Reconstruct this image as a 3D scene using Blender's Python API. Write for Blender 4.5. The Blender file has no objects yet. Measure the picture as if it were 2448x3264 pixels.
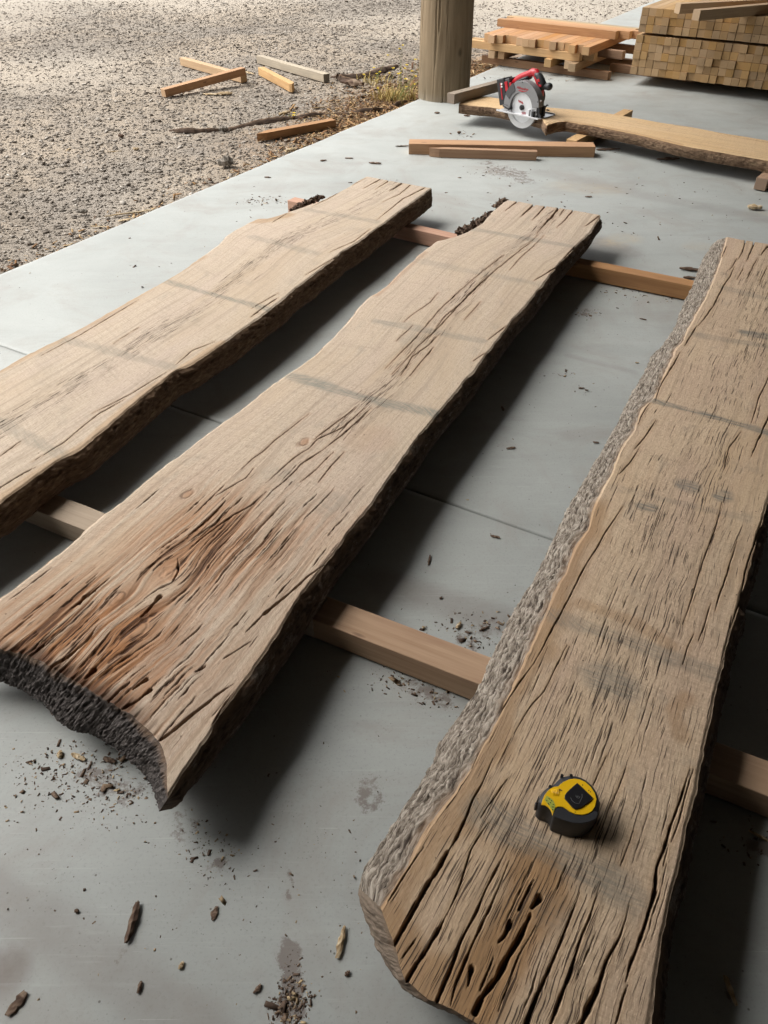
import bpy, math, random
import numpy as np
from mathutils import Vector, Matrix
R = math.radians
S = bpy.context.scene
COL = S.collection
random.seed(7)

# ------------------------------------------------------------------ camera
CAM_H, PITCH, FOC = 1.10, 39.6, 0.7595
cam = bpy.data.objects.new('camera', bpy.data.cameras.new('camera'))
COL.objects.link(cam)
cam.location = (0, 0, CAM_H)
cam.rotation_euler = (R(90 - PITCH), 0, 0)
cam.data.sensor_fit = 'VERTICAL'
cam.data.sensor_height = 32
cam.data.lens = 32 * FOC
cam.data.clip_start = 0.05
cam.data.clip_end = 600
S.camera = cam

# ------------------------------------------------------------------ light
SUN_EL, SUN_AZ = 52.0, 162.0          # azimuth measured counter clockwise from +x: low over the open yard side
w = bpy.data.worlds.new('World'); S.world = w; w.use_nodes = True
wn = w.node_tree.nodes; wl = w.node_tree.links; wn.clear()
sky = wn.new('ShaderNodeTexSky'); sky.sky_type = 'NISHITA'; sky.sun_disc = False
sky.sun_elevation = R(SUN_EL); sky.sun_rotation = R(90 - SUN_AZ)
sky.air_density = 1.0; sky.dust_density = 4.0; sky.ozone_density = 1.0
hs = wn.new('ShaderNodeHueSaturation'); hs.inputs['Saturation'].default_value = 0.05
bgn = wn.new('ShaderNodeBackground'); bgn.inputs['Strength'].default_value = 0.15
wo = wn.new('ShaderNodeOutputWorld')
wl.new(sky.outputs[0], hs.inputs['Color']); wl.new(hs.outputs[0], bgn.inputs['Color']); wl.new(bgn.outputs[0], wo.inputs[0])
sl = bpy.data.lights.new('sun', 'SUN'); sl.energy = 1.35; sl.angle = R(45); sl.color = (1.0, 0.95, 0.87)
sun = bpy.data.objects.new('sun', sl); COL.objects.link(sun)
sd = Vector((math.cos(R(SUN_AZ)) * math.cos(R(SUN_EL)), math.sin(R(SUN_AZ)) * math.cos(R(SUN_EL)), math.sin(R(SUN_EL))))
sun.rotation_euler = sd.to_track_quat('Z', 'Y').to_euler(); sun.location = sd * 30
S.view_settings.view_transform = 'Standard'; S.view_settings.look = 'None'
S.view_settings.exposure = 1.08; S.view_settings.gamma = 1.0
S.render.engine = 'CYCLES'
S.cycles.max_bounces = 6; S.cycles.diffuse_bounces = 4

# ------------------------------------------------------------------ survey helpers (photo pixel -> point on a plane of known height)
_t = R(PITCH); _FW = np.array([0, math.cos(_t), -math.sin(_t)]); _UP = np.array([0, math.sin(_t), math.cos(_t)])
FP = FOC * 3264
def ray(x, y):
    return _FW * FP + np.array([1., 0, 0]) * (x - 1224) - _UP * (y - 1632)
def P(x, y, z=0.0):
    d = ray(x, y); return np.array([0, 0, CAM_H]) + d * (z - CAM_H) / d[2]
def PY(x, y, wy):
    d = ray(x, y); return np.array([0, 0, CAM_H]) + d * (wy / d[1])
def Z(ox, oy, s, pts):
    return [(ox + a / s, oy + b / s) for a, b in pts]
ZA = lambda p: Z(800, 500, 2.0738, p)
ZB = lambda p: Z(1200, 600, 2.0738, p)
ZC = lambda p: Z(1900, 700, 2.7646, p)
ZD = lambda p: Z(0, 1900, 2.0738, p)
ZE = lambda p: Z(600, 1300, 2.0738, p)
C3 = lambda p: Z(0, 800, 1.3554, p)
C4 = lambda p: Z(1224, 700, 1.3554, p)
C5 = lambda p: Z(0, 1600, 1.3554, p)
C6 = lambda p: Z(1224, 1600, 1.3554, p)
C8 = lambda p: Z(1024, 2400, 1.165, p)
EDIR = np.array([math.cos(R(59.9)), math.sin(R(59.9))]); WDIR = np.array([EDIR[1], -EDIR[0]])
EO = np.array([-1.353, 2.646])
def EW(e, w_): return EO + EDIR * e + WDIR * w_
def toEW(x, y):
    r = np.stack([np.asarray(x) - EO[0], np.asarray(y) - EO[1]], -1); return r @ EDIR, r @ WDIR

# ------------------------------------------------------------------ numpy noise
def _h(ix, iy, iz, seed):
    n = (ix.astype(np.int64) * 374761393 + iy.astype(np.int64) * 668265263 + iz.astype(np.int64) * 2147483647 + seed * 1274126177) & 0xffffffff
    n = ((n ^ (n >> 13)) * 1274126177) & 0xffffffff
    n = (n ^ (n >> 16)) & 0xffffff
    return n / float(0xffffff)
def vn(x, y, z=0.0, seed=0):
    x, y = np.broadcast_arrays(np.asarray(x, float), np.asarray(y, float)); z = np.zeros_like(x) + z
    xi, yi, zi = np.floor(x), np.floor(y), np.floor(z)
    fx, fy, fz = x - xi, y - yi, z - zi
    fx = fx * fx * (3 - 2 * fx); fy = fy * fy * (3 - 2 * fy); fz = fz * fz * (3 - 2 * fz)
    flat = not np.any(fz)
    def L(k):
        a = _h(xi, yi, zi + k, seed); b = _h(xi + 1, yi, zi + k, seed); c = _h(xi, yi + 1, zi + k, seed); d = _h(xi + 1, yi + 1, zi + k, seed)
        return (a * (1 - fx) + b * fx) * (1 - fy) + (c * (1 - fx) + d * fx) * fy
    r = L(0)
    if not flat: r = r * (1 - fz) + L(1) * fz
    return r * 2 - 1
def fbm(x, y, z=0.0, o=4, seed=0, g=0.5):
    s = 0; a = 1; t = 0; x = np.asarray(x, float); y = np.asarray(y, float)
    for k in range(o):
        s = s + a * vn(x * 2 ** k, y * 2 ** k, np.asarray(z) * 2 ** k, seed + k * 17); t += a; a *= g
    return s / t
def ss(a, b, x):
    t = np.clip((x - a) / (b - a), 0, 1); return t * t * (3 - 2 * t)

# ------------------------------------------------------------------ objects
def tag(o, label=None, cat=None, group=None, kind=None):
    if label: o['label'] = label
    if cat: o['category'] = cat
    if group: o['group'] = group
    if kind: o['kind'] = kind
    return o
def empty(name, loc=(0, 0, 0), rz=0):
    o = bpy.data.objects.new(name, None); COL.objects.link(o); o.location = loc; o.rotation_euler = (0, 0, rz); o.empty_display_size = 0.05
    return o
def link(name, me, mat, parent=None, smooth=False):
    o = bpy.data.objects.new(name, me); COL.objects.link(o)
    if mat is not None: me.materials.append(mat)
    if parent is not None:
        o.parent = parent
    if smooth: me.polygons.foreach_set('use_smooth', np.ones(len(me.polygons), bool))
    return o
def mesh_np(name, V, F, attrs=None):
    """V (n,3); F (m,k) constant k"""
    V = np.ascontiguousarray(V, np.float32); F = np.ascontiguousarray(F, np.int32)
    me = bpy.data.meshes.new(name)
    me.vertices.add(len(V)); me.vertices.foreach_set('co', V.ravel())
    m, k = F.shape
    me.loops.add(m * k); me.loops.foreach_set('vertex_index', F.ravel())
    me.polygons.add(m); me.polygons.foreach_set('loop_start', np.arange(m, dtype=np.int32) * k)
    me.polygons.foreach_set('loop_total', np.full(m, k, np.int32))
    me.update(calc_edges=True)
    for nm, (typ, dat) in (attrs or {}).items():
        a = me.attributes.new(nm, typ, 'POINT')
        dat = np.ascontiguousarray(dat, np.float32)
        a.data.foreach_set('vector' if typ == 'FLOAT_VECTOR' else 'value', dat.ravel())
    return me
def gridF(n, m):
    i = np.arange(n * m).reshape(n, m)
    return np.stack([i[:-1, :-1], i[:-1, 1:], i[1:, 1:], i[1:, :-1]], -1).reshape(-1, 4)
class MB:
    def __init__(s): s.v = []; s.f = []
    def add(s, vs, fs):
        b = len(s.v); s.v += [tuple(v) for v in vs]; s.f += [tuple(b + i for i in f) for f in fs]
    def box(s, c, d, rot=None):
        c = Vector(c); vs = [Vector((sx * d[0] / 2, sy * d[1] / 2, sz * d[2] / 2)) for sx in (-1, 1) for sy in (-1, 1) for sz in (-1, 1)]
        if rot is not None: vs = [rot @ v for v in vs]
        s.add([v + c for v in vs], [(0, 1, 3, 2), (4, 6, 7, 5), (0, 4, 5, 1), (2, 3, 7, 6), (0, 2, 6, 4), (1, 5, 7, 3)])
    def prism(s, pts, a, b, ax='z', top=None):
        """outline pts extruded from a to b along axis; y means pts are (x,z)"""
        n = len(pts); tp = top or pts
        mk = {'z': lambda p, h: (p[0], p[1], h), 'y': lambda p, h: (p[0], h, p[1]), 'x': lambda p, h: (h, p[0], p[1])}[ax]
        s.add([mk(p, a) for p in pts] + [mk(p, b) for p in tp],
              [tuple(range(n))[::-1], tuple(range(n, 2 * n))] + [(i, (i + 1) % n, n + (i + 1) % n, n + i) for i in range(n)])
    def tube(s, pts, rad, k=8):
        pts = [Vector(p) for p in pts]; rr = rad if isinstance(rad, (list, tuple)) else [rad] * len(pts); base = []
        for i, p in enumerate(pts):
            d = (pts[min(i + 1, len(pts) - 1)] - pts[max(i - 1, 0)]).normalized()
            u = d.cross(Vector((0, 0, 1))); u = u.normalized() if u.length > 1e-3 else Vector((1, 0, 0)); v = d.cross(u)
            for j in range(k):
                a = 2 * math.pi * j / k; base.append(p + (u * math.cos(a) + v * math.sin(a)) * rr[i])
        n = len(pts); fs = [(i * k + j, i * k + (j + 1) % k, (i + 1) * k + (j + 1) % k, (i + 1) * k + j) for i in range(n - 1) for j in range(k)]
        fs += [tuple(range(k))[::-1], tuple(range((n - 1) * k, n * k))]
        s.add(base, fs)
    def build(s, name, mat, parent=None, bevel=0, smooth=False, seg=2):
        me = bpy.data.meshes.new(name); me.from_pydata([tuple(v) for v in s.v], [], s.f); me.update()
        import bmesh
        bm = bmesh.new(); bm.from_mesh(me)
        bmesh.ops.recalc_face_normals(bm, faces=bm.faces)
        if bevel:
            bmesh.ops.remove_doubles(bm, verts=bm.verts, dist=1e-6)
            ed = [e for e in bm.edges if len(e.link_faces) == 2 and e.calc_face_angle(0) > 0.5]
            bmesh.ops.bevel(bm, geom=ed, offset=bevel, segments=seg, affect='EDGES', profile=0.5)
        bm.to_mesh(me); bm.free()
        return link(name, me, mat, parent, smooth)

# ------------------------------------------------------------------ materials
class N:
    def __init__(s, name):
        s.m = bpy.data.materials.new(name); s.m.use_nodes = True; s.t = s.m.node_tree; s.t.nodes.clear()
        s.out = s.t.nodes.new('ShaderNodeOutputMaterial'); s.p = s.t.nodes.new('ShaderNodeBsdfPrincipled')
        s.t.links.new(s.p.outputs[0], s.out.inputs[0])
    def set(s, inp, v):
        if isinstance(v, bpy.types.NodeSocket): s.t.links.new(v, inp)
        else:
            if isinstance(v, (tuple, list)) and len(v) == 3 and inp.type == 'RGBA': v = (*v, 1)
            inp.default_value = v
    def P(s, **k):
        for a, v in k.items(): s.set(s.p.inputs[a.replace('_', ' ')], v)
    def obj(s, out='Object'): return s.t.nodes.new('ShaderNodeTexCoord').outputs[out]
    def attr(s, n, out='Vector'):
        a = s.t.nodes.new('ShaderNodeAttribute'); a.attribute_name = n; return a.outputs[out]
    def map(s, v, sc=(1, 1, 1), loc=(0, 0, 0), rot=(0, 0, 0)):
        m = s.t.nodes.new('ShaderNodeMapping'); s.set(m.inputs[0], v); m.inputs['Scale'].default_value = sc; m.inputs['Rotation'].default_value = rot
        s.set(m.inputs['Location'], loc) if isinstance(loc, bpy.types.NodeSocket) else setattr(m.inputs['Location'], 'default_value', loc)
        return m.outputs[0]
    def noise(s, v, scale=1, detail=4, rough=0.55, dist=0):
        n = s.t.nodes.new('ShaderNodeTexNoise'); s.set(n.inputs['Vector'], v)
        for a, b in (('Scale', scale), ('Detail', detail), ('Roughness', rough), ('Distortion', dist)): n.inputs[a].default_value = b
        return n.outputs['Fac']
    def vor(s, v, scale=1, out='Distance', feat='F1'):
        n = s.t.nodes.new('ShaderNodeTexVoronoi'); n.feature = feat; s.set(n.inputs['Vector'], v); n.inputs['Scale'].default_value = scale
        return n.outputs[out]
    def mr(s, v, a, b, c=0, d=1):
        n = s.t.nodes.new('ShaderNodeMapRange'); s.set(n.inputs[0], v)
        for i, q in enumerate((a, b, c, d)): n.inputs[i + 1].default_value = q
        return n.outputs[0]
    def math(s, op, a, b=0.0):
        n = s.t.nodes.new('ShaderNodeMath'); n.operation = op; s.set(n.inputs[0], a); s.set(n.inputs[1], b); return n.outputs[0]
    def mix(s, f, a, b, mode='MIX'):
        n = s.t.nodes.new('ShaderNodeMix'); n.data_type = 'RGBA'; n.blend_type = mode
        s.set(n.inputs[0], f); s.set(n.inputs[6], a); s.set(n.inputs[7], b); return n.outputs[2]
    def ramp(s, f, stops):
        n = s.t.nodes.new('ShaderNodeValToRGB'); s.set(n.inputs[0], f); e = n.color_ramp.elements
        while len(e) < len(stops): e.new(0.5)
        for q, (a, c) in zip(e, stops): q.position = a; q.color = (*c, 1)
        return n.outputs[0]
    def bump(s, h, strength=0.5, dist=0.002, nrm=None):
        b = s.t.nodes.new('ShaderNodeBump'); s.set(b.inputs['Height'], h); b.inputs['Strength'].default_value = strength; b.inputs['Distance'].default_value = dist
        if nrm is not None: s.set(b.inputs['Normal'], nrm)
        s.set(s.p.inputs['Normal'], b.outputs[0]); return b.outputs[0]
    def sep(s, v):
        n = s.t.nodes.new('ShaderNodeSeparateXYZ'); s.set(n.inputs[0], v); return n.outputs
    def rnd(s): return s.t.nodes.new('ShaderNodeObjectInfo').outputs['Random']
def plain(name, col, rough=0.5, metal=0.0, spec=0.5, var=0.12, sc=60):
    n = N(name); v = n.noise(n.obj(), sc, 4)
    c = n.mix(v, tuple(q * (1 - var) for q in col), tuple(min(1, q * (1 + var)) for q in col))
    n.P(Base_Color=c, Roughness=n.mr(v, 0, 1, rough - 0.08, rough + 0.08), Metallic=metal); n.p.inputs['Specular IOR Level'].default_value = spec
    n.bump(v, 0.15, 0.0006)
    return n.m

def slab_top_mat(name, ca, cb, cpink, corange, cgray, cdark):
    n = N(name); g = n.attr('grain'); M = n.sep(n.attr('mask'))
    st = n.noise(n.map(g, (5, 160, 1)), 1, 5, 0.6, 0.15)
    st2 = n.noise(n.map(g, (14, 520, 1)), 1, 3, 0.6)
    big = n.noise(n.map(g, (2.2, 9, 1)), 1, 4, 0.55, 0.4)
    col = n.mix(n.mr(st, 0.3, 0.7), ca, cb)
    col = n.mix(n.mr(big, 0.42, 0.68, 0, 0.75), col, cpink)
    fleck = n.noise(n.map(g, (140, 420, 1)), 1, 2, 0.5)
    col = n.mix(n.mr(fleck, 0.56, 0.68, 0, 0.6), col, tuple(q * 1.22 for q in ca))
    fl2 = n.noise(n.map(g, (90, 300, 1), (3, 3, 0)), 1, 2, 0.6)
    col = n.mix(n.mr(fl2, 0.53, 0.64, 0, 0.5), col, tuple(q * 0.68 for q in cb))
    saw = n.noise(n.map(g, (420, 6, 1)), 1, 2, 0.5)
    col = n.mix(n.mr(saw, 0.50, 0.65, 0, 0.30), col, tuple(q * 0.72 for q in cb))
    col = n.mix(n.mr(st2, 0.6, 0.72, 0, 0.4), col, tuple(q * 0.62 for q in cb))
    ylw = n.noise(n.map(g, (1.3, 4, 1), (7, 2, 0)), 1, 5, 0.6, 0.8)
    col = n.mix(n.mr(ylw, 0.5, 0.72, 0, 0.6), col, (ca[0] * 0.86, ca[1] * 0.80, ca[2] * 0.70))
    rings = n.noise(n.map(g, (1.1, 62, 1), (0, 0, 4)), 1, 6, 0.72, 0.25)
    col = n.mix(n.mr(rings, 0.51, 0.60, 0, 0.42), col, tuple(q * 0.66 for q in cb))
    dirt = n.noise(n.map(g, (11, 16, 1), (1, 9, 0)), 1, 6, 0.7)
    col = n.mix(n.mr(dirt, 0.56, 0.72, 0, 0.30), col, cgray)
    hair = n.noise(n.map(g, (26, 760, 1), (4, 0, 0)), 1, 2, 0.5)
    col = n.mix(n.mr(hair, 0.665, 0.70, 0, 0.7), col, tuple(q * 0.3 for q in cb))
    C = n.attr('checks', 'Fac')
    ck1 = n.noise(n.map(g, (11, 400, 1), (2, 0, 0)), 1, 1.2, 0.4); ck2 = n.noise(n.map(g, (22, 640, 1), (6, 0, 0)), 1, 1.2, 0.4)
    thr1 = n.mr(C, 0, 1, 0.84, 0.615); thr2 = n.mr(C, 0, 1, 0.80, 0.625)
    cka = n.mr(n.math('SUBTRACT', ck1, thr1), 0.0, 0.035); ckb = n.mr(n.math('SUBTRACT', ck2, thr2), 0.0, 0.04)
    ck = n.math('MAXIMUM', cka, ckb)
    col = n.mix(M[1], col, n.mix(n.mr(st, 0.35, 0.65), corange, tuple(q * 0.55 for q in corange)))
    gb = n.noise(n.map(g, (170, 16, 1)), 1, 5, 0.75)
    col = n.mix(n.math('MULTIPLY', M[2], n.mr(gb, 0.35, 0.6, 0.15, 1)), col, cgray)
    spk = n.vor(n.map(g, (26, 26, 1)), 1)
    col = n.mix(n.mr(spk, 0.045, 0.03, 0, 0.8), col, cdark)
    col = n.mix(n.math('MULTIPLY', ck, 0.85), col, cdark)
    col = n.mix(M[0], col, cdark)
    n.P(Base_Color=col, Roughness=n.mr(st, 0.2, 0.8, 0.72, 0.9)); n.p.inputs['Specular IOR Level'].default_value = 0.25
    h = n.math('ADD', n.math('MULTIPLY', st2, 0.7), n.math('ADD', n.math('MULTIPLY', fleck, 0.5), n.math('MULTIPLY', saw, 0.35)))
    n.bump(n.math('SUBTRACT', n.math('SUBTRACT', h, n.mr(hair, 0.66, 0.71, 0, 0.6)), n.math('MULTIPLY', ck, 1.6)), 0.7, 0.0010)
    return n.m
def bark_mat(name, stops, lich, lcol, sc=(26, 90), bstr=0.8):
    n = N(name); g = n.attr('grain')
    a = n.noise(n.map(g, (sc[0], sc[1], 1)), 1, 6, 0.7, 0.8)
    cav = n.attr('cav', 'Fac')
    f = n.math('ADD', n.math('MULTIPLY', a, 0.75), n.math('MULTIPLY', cav, 0.25))
    col = n.ramp(f, stops)
    b = n.noise(n.map(g, (14, 30, 1), (5, 3, 0)), 1, 6, 0.75)
    fine = n.noise(n.map(g, (400, 500, 1)), 1, 3, 0.6)
    col = n.mix(n.math('MULTIPLY', n.mr(b, 0.55, 0.66, 0, lich), n.mr(fine, 0.3, 0.6, 0.4, 1)), col, lcol)
    top = n.math('MULTIPLY', n.mr(n.sep(g)[1], 0.003, 0.016, 1, 0), n.mr(n.noise(n.map(g, (30, 60, 1), (2, 2, 0)), 1, 4), 0.35, 0.55))
    col = n.mix(n.math('MULTIPLY', top, 0.6), col, (0.20, 0.125, 0.075))
    n.P(Base_Color=col, Roughness=0.93); n.p.inputs['Specular IOR Level'].default_value = 0.15
    n.bump(n.math('ADD', a, n.math('MULTIPLY', fine, 0.4)), bstr, 0.003)
    return n.m
def batten_mat(name, c1, c2, dark, endc, rv=0.18):
    n = N(name); o = n.obj(); r = n.rnd()
    off = n.t.nodes.new('ShaderNodeCombineXYZ'); n.set(off.inputs[0], n.math('MULTIPLY', r, 37.0)); n.set(off.inputs[1], n.math('MULTIPLY', r, 11.0)); n.set(off.inputs[2], n.math('MULTIPLY', r, 5.0))
    v = n.map(o, (1, 1, 1), off.outputs[0])
    st = n.noise(n.map(v, (4, 110, 110)), 1, 5, 0.6, 0.3)
    big = n.noise(n.map(v, (3, 14, 14)), 1, 4, 0.6)
    fine = n.noise(n.map(v, (40, 500, 500)), 1, 3, 0.6)
    col = n.mix(n.mr(st, 0.3, 0.7), c1, c2)
    col = n.mix(n.mr(big, 0.52, 0.7, 0, 0.55), col, dark)
    nz = n.sep(n.obj('Normal')); ax = n.math('ABSOLUTE', nz[0])
    sx = n.sep(v); 
    rr = n.t.nodes.new('ShaderNodeTexWave'); rr.wave_type = 'RINGS'; rr.rings_direction = 'X'; n.set(rr.inputs['Vector'], n.map(v, (0, 1, 1), (0, 0.03, 0.05)))
    rr.inputs['Scale'].default_value = 70; rr.inputs['Distortion'].default_value = 2.0; rr.inputs['Detail'].default_value = 3
    en = n.mix(n.mr(rr.outputs['Fac'], 0, 1, 0.0, 0.35), endc, tuple(q * 0.6 for q in endc))
    col = n.mix(n.mr(ax, 0.75, 0.9), col, en)
    kn = n.vor(n.map(v, (5, 17, 17)), 1)
    col = n.mix(n.mr(kn, 0.10, 0.05, 0, 0.7), col, tuple(q * 0.45 for q in dark))
    hv = n.t.nodes.new('ShaderNodeHueSaturation'); n.set(hv.inputs['Value'], n.mr(r, 0, 1, 1 - rv, 1 + rv)); n.set(hv.inputs['Color'], col)
    n.set(hv.inputs['Saturation'], n.mr(n.math('FRACT', n.math('MULTIPLY', r, 7.3)), 0, 1, 0.85, 1.1))
    n.P(Base_Color=hv.outputs[0], Roughness=0.78); n.p.inputs['Specular IOR Level'].default_value = 0.3
    n.bump(n.math('ADD', st, fine), 0.4, 0.0012)
    return n.m
def concrete_mat():
    n = N('concrete'); o = n.obj(); M = n.sep(n.attr('mask'))
    a = n.noise(o, 1.6, 6, 0.62, 0.5); b = n.noise(o, 9, 6, 0.7); f = n.noise(o, 190, 4, 0.7)
    sw = n.noise(n.map(o, (1.2, 7, 1), rot=(0, 0, R(-35))), 1, 5, 0.6, 1.0)
    col = n.mix(n.mr(a, 0.3, 0.7), (0.30, 0.312, 0.297), (0.385, 0.40, 0.382))
    col = n.mix(n.mr(sw, 0.5, 0.75, 0, 0.35), col, (0.245, 0.252, 0.24))
    col = n.mix(n.mr(b, 0.55, 0.75, 0, 0.25), col, (0.43, 0.44, 0.42))
    col = n.mix(n.mr(f, 0.54, 0.68, 0, 0.32), col, (0.19, 0.19, 0.18))
    d = n.noise(o, 42, 5, 0.75)
    thr = n.math('ADD', M[0], n.math('MULTIPLY', n.math('SUBTRACT', d, 0.5), 2.4))
    col = n.mix(n.math('MULTIPLY', n.mr(thr, 0.35, 0.6, 0, 0.7), n.mr(M[0], 0.02, 0.12)), col, (0.12, 0.085, 0.07))
    col = n.mix(n.math('MULTIPLY', M[1], n.mr(b, 0.25, 0.7, 0.4, 1)), col, (0.17, 0.14, 0.122))
    col = n.mix(n.math('MULTIPLY', M[2], n.mr(n.math('ADD', d, b), 0.8, 1.2, 0.1, 1)), col, (0.42, 0.35, 0.25))
    dust = n.noise(o, 3.4, 7, 0.72, 0.8)
    col = n.mix(n.mr(dust, 0.48, 0.66, 0, 0.5), col, (0.275, 0.25, 0.222))
    tro = n.noise(n.map(n.math('ADD', 0, 0) if False else o, (3, 60, 1), rot=(0, 0, R(28))), 1, 4, 0.6, 2.0)
    col = n.mix(n.mr(tro, 0.58, 0.75, 0, 0.16), col, (0.5, 0.51, 0.49))
    scr = n.noise(n.map(o, (5, 320, 1), rot=(0, 0, R(63))), 1, 2, 0.5, 0.6)
    col = n.mix(n.mr(scr, 0.70, 0.74, 0, 0.3), col, (0.52, 0.52, 0.5))
    pore = n.vor(o, 140)
    col = n.mix(n.math('MULTIPLY', n.mr(pore, 0.16, 0.08, 0, 0.6), n.mr(n.noise(o, 14, 4), 0.5, 0.6)), col, (0.11, 0.105, 0.1))
    sp = n.vor(n.map(o, (1, 1, 1)), 30)
    col = n.mix(n.mr(sp, 0.06, 0.035, 0, 0.75), col, (0.07, 0.06, 0.05))
    n.P(Base_Color=col, Roughness=n.mr(b, 0.3, 0.7, 0.5, 0.68)); n.p.inputs['Specular IOR Level'].default_value = 0.4
    n.bump(n.math('ADD', b, n.math('MULTIPLY', f, 0.4)), 0.25, 0.001)
    return n.m
def ground_mat():
    n = N('gravel_earth'); o = n.obj(); M = n.sep(n.attr('mask'))
    a = n.noise(o, 0.55, 5, 0.6, 0.6); b = n.noise(o, 60, 6, 0.75); c = n.noise(o, 6, 5, 0.65, 0.3)
    v = n.vor(n.map(o, (1, 1.6, 1)), 95, 'Color'); ve = n.vor(n.map(o, (1, 1.6, 1)), 95)
    col = n.mix(n.mr(b, 0.3, 0.7), (0.165, 0.14, 0.115), (0.285, 0.245, 0.205))
    col = n.mix(n.math('MULTIPLY', n.sep(v)[0], 0.4), col, (0.36, 0.33, 0.29))
    col = n.mix(n.mr(n.math('ADD', a, n.math('MULTIPLY', c, 0.4)), 0.6, 0.8, 0, 0.85), col, (0.35, 0.29, 0.225))
    col = n.mix(n.mr(n.noise(o, 1.1, 6, 0.7, 0.8), 0.52, 0.66, 0, 0.55), col, (0.15, 0.122, 0.095))
    col = n.mix(n.math('MULTIPLY', M[0], 0.8), col, (0.43, 0.385, 0.325))
    col = n.mix(n.math('MULTIPLY', M[1], n.mr(c, 0.3, 0.6)), col, (0.30, 0.17, 0.075))
    n.P(Base_Color=col, Roughness=0.95); n.p.inputs['Specular IOR Level'].default_value = 0.1
    n.bump(n.math('ADD', b, n.math('MULTIPLY', ve, -0.8)), 0.8, 0.005)
    return n.m
def tone_mat(name, stops, rough=0.9):
    n = N(name); t = n.attr('tone', 'Fac'); o = n.obj()
    c = n.ramp(t, stops); b = n.noise(o, 300, 3)
    n.P(Base_Color=n.mix(n.mr(b, 0.3, 0.7, 0, 0.5), c, n.mix(0.5, c, (0.05, 0.04, 0.03))), Roughness=rough); n.p.inputs['Specular IOR Level'].default_value = 0.2
    n.bump(b, 0.4, 0.001)
    return n.m

M_conc = concrete_mat(); M_ground = ground_mat()
M_stone = tone_mat('crushed_stone', [(0, (0.14, 0.118, 0.096)), (0.4, (0.22, 0.19, 0.16)), (0.8, (0.30, 0.265, 0.225)), (1, (0.46, 0.42, 0.37))])
M_litter = tone_mat('dry_litter', [(0, (0.08, 0.04, 0.025)), (0.4, (0.24, 0.125, 0.055)), (0.75, (0.38, 0.24, 0.11)), (1, (0.52, 0.40, 0.24))])
M_crumb = tone_mat('bark_crumbs', [(0, (0.04, 0.026, 0.02)), (0.5, (0.12, 0.08, 0.058)), (0.85, (0.25, 0.175, 0.115)), (1, (0.5, 0.38, 0.22))])
M_chipd = tone_mat('bark_chip', [(0, (0.045, 0.028, 0.02)), (0.5, (0.13, 0.082, 0.058)), (1, (0.29, 0.215, 0.155))])
M_chipp = tone_mat('pale_chip', [(0, (0.16, 0.10, 0.05)), (0.5, (0.42, 0.31, 0.18)), (1, (0.68, 0.58, 0.42))])
M_chipg = tone_mat('earth_clod', [(0, (0.07, 0.06, 0.05)), (0.5, (0.17, 0.15, 0.125)), (1, (0.34, 0.30, 0.26))])
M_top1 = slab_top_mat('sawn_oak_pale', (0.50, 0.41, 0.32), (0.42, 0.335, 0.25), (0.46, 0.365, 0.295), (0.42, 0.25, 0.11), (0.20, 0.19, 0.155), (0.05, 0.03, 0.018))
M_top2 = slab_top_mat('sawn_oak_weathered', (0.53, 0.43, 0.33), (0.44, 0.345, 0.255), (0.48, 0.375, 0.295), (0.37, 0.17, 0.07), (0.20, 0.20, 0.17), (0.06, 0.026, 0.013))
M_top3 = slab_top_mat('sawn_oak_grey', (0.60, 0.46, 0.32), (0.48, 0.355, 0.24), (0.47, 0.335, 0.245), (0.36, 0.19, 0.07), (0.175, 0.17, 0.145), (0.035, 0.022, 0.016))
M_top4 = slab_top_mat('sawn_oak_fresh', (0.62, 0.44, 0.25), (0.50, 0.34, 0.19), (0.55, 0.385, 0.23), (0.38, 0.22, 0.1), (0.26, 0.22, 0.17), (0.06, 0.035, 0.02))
M_barkd = bark_mat('dark_bark', [(0.2, (0.025, 0.016, 0.011)), (0.42, (0.075, 0.048, 0.032)), (0.6, (0.16, 0.105, 0.068)), (0.8, (0.30, 0.21, 0.125))], 0.55, (0.34, 0.25, 0.15), (30, 140))
M_barkb = bark_mat('black_bark', [(0.2, (0.022, 0.014, 0.011)), (0.45, (0.055, 0.037, 0.028)), (0.7, (0.12, 0.085, 0.06)), (0.9, (0.22, 0.16, 0.11))], 0.7, (0.34, 0.30, 0.26), (30, 140))
M_barkl = bark_mat('pale_lichen_bark', [(0.42, (0.022, 0.016, 0.012)), (0.49, (0.085, 0.066, 0.052)), (0.56, (0.21, 0.175, 0.14)), (0.66, (0.42, 0.37, 0.31))], 0.3, (0.36, 0.32, 0.26), (26, 200), 1.0)
M_endg = bark_mat('charcoal_end_grain', [(0.25, (0.016, 0.013, 0.012)), (0.45, (0.055, 0.048, 0.045)), (0.62, (0.115, 0.10, 0.094)), (0.85, (0.25, 0.23, 0.215))], 0.35, (0.12, 0.105, 0.09), (120, 50), 1.0)
M_endb = bark_mat('brown_end_grain', [(0.2, (0.05, 0.035, 0.025)), (0.45, (0.13, 0.10, 0.075)), (0.65, (0.22, 0.17, 0.13)), (0.85, (0.32, 0.26, 0.2))], 0.3, (0.3, 0.26, 0.2), (60, 30))
M_under = plain('underside_wood', (0.12, 0.08, 0.055), 0.9)
B_or = batten_mat('orange_batten', (0.48, 0.26, 0.115), (0.36, 0.18, 0.072), (0.29, 0.145, 0.07), (0.52, 0.32, 0.16))
B_tan = batten_mat('tan_batten', (0.50, 0.33, 0.17), (0.38, 0.235, 0.115), (0.30, 0.18, 0.10), (0.45, 0.30, 0.16))
B_pink = batten_mat('pinkish_batten', (0.58, 0.33, 0.21), (0.47, 0.235, 0.14), (0.40, 0.21, 0.13), (0.55, 0.35, 0.22))
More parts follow.
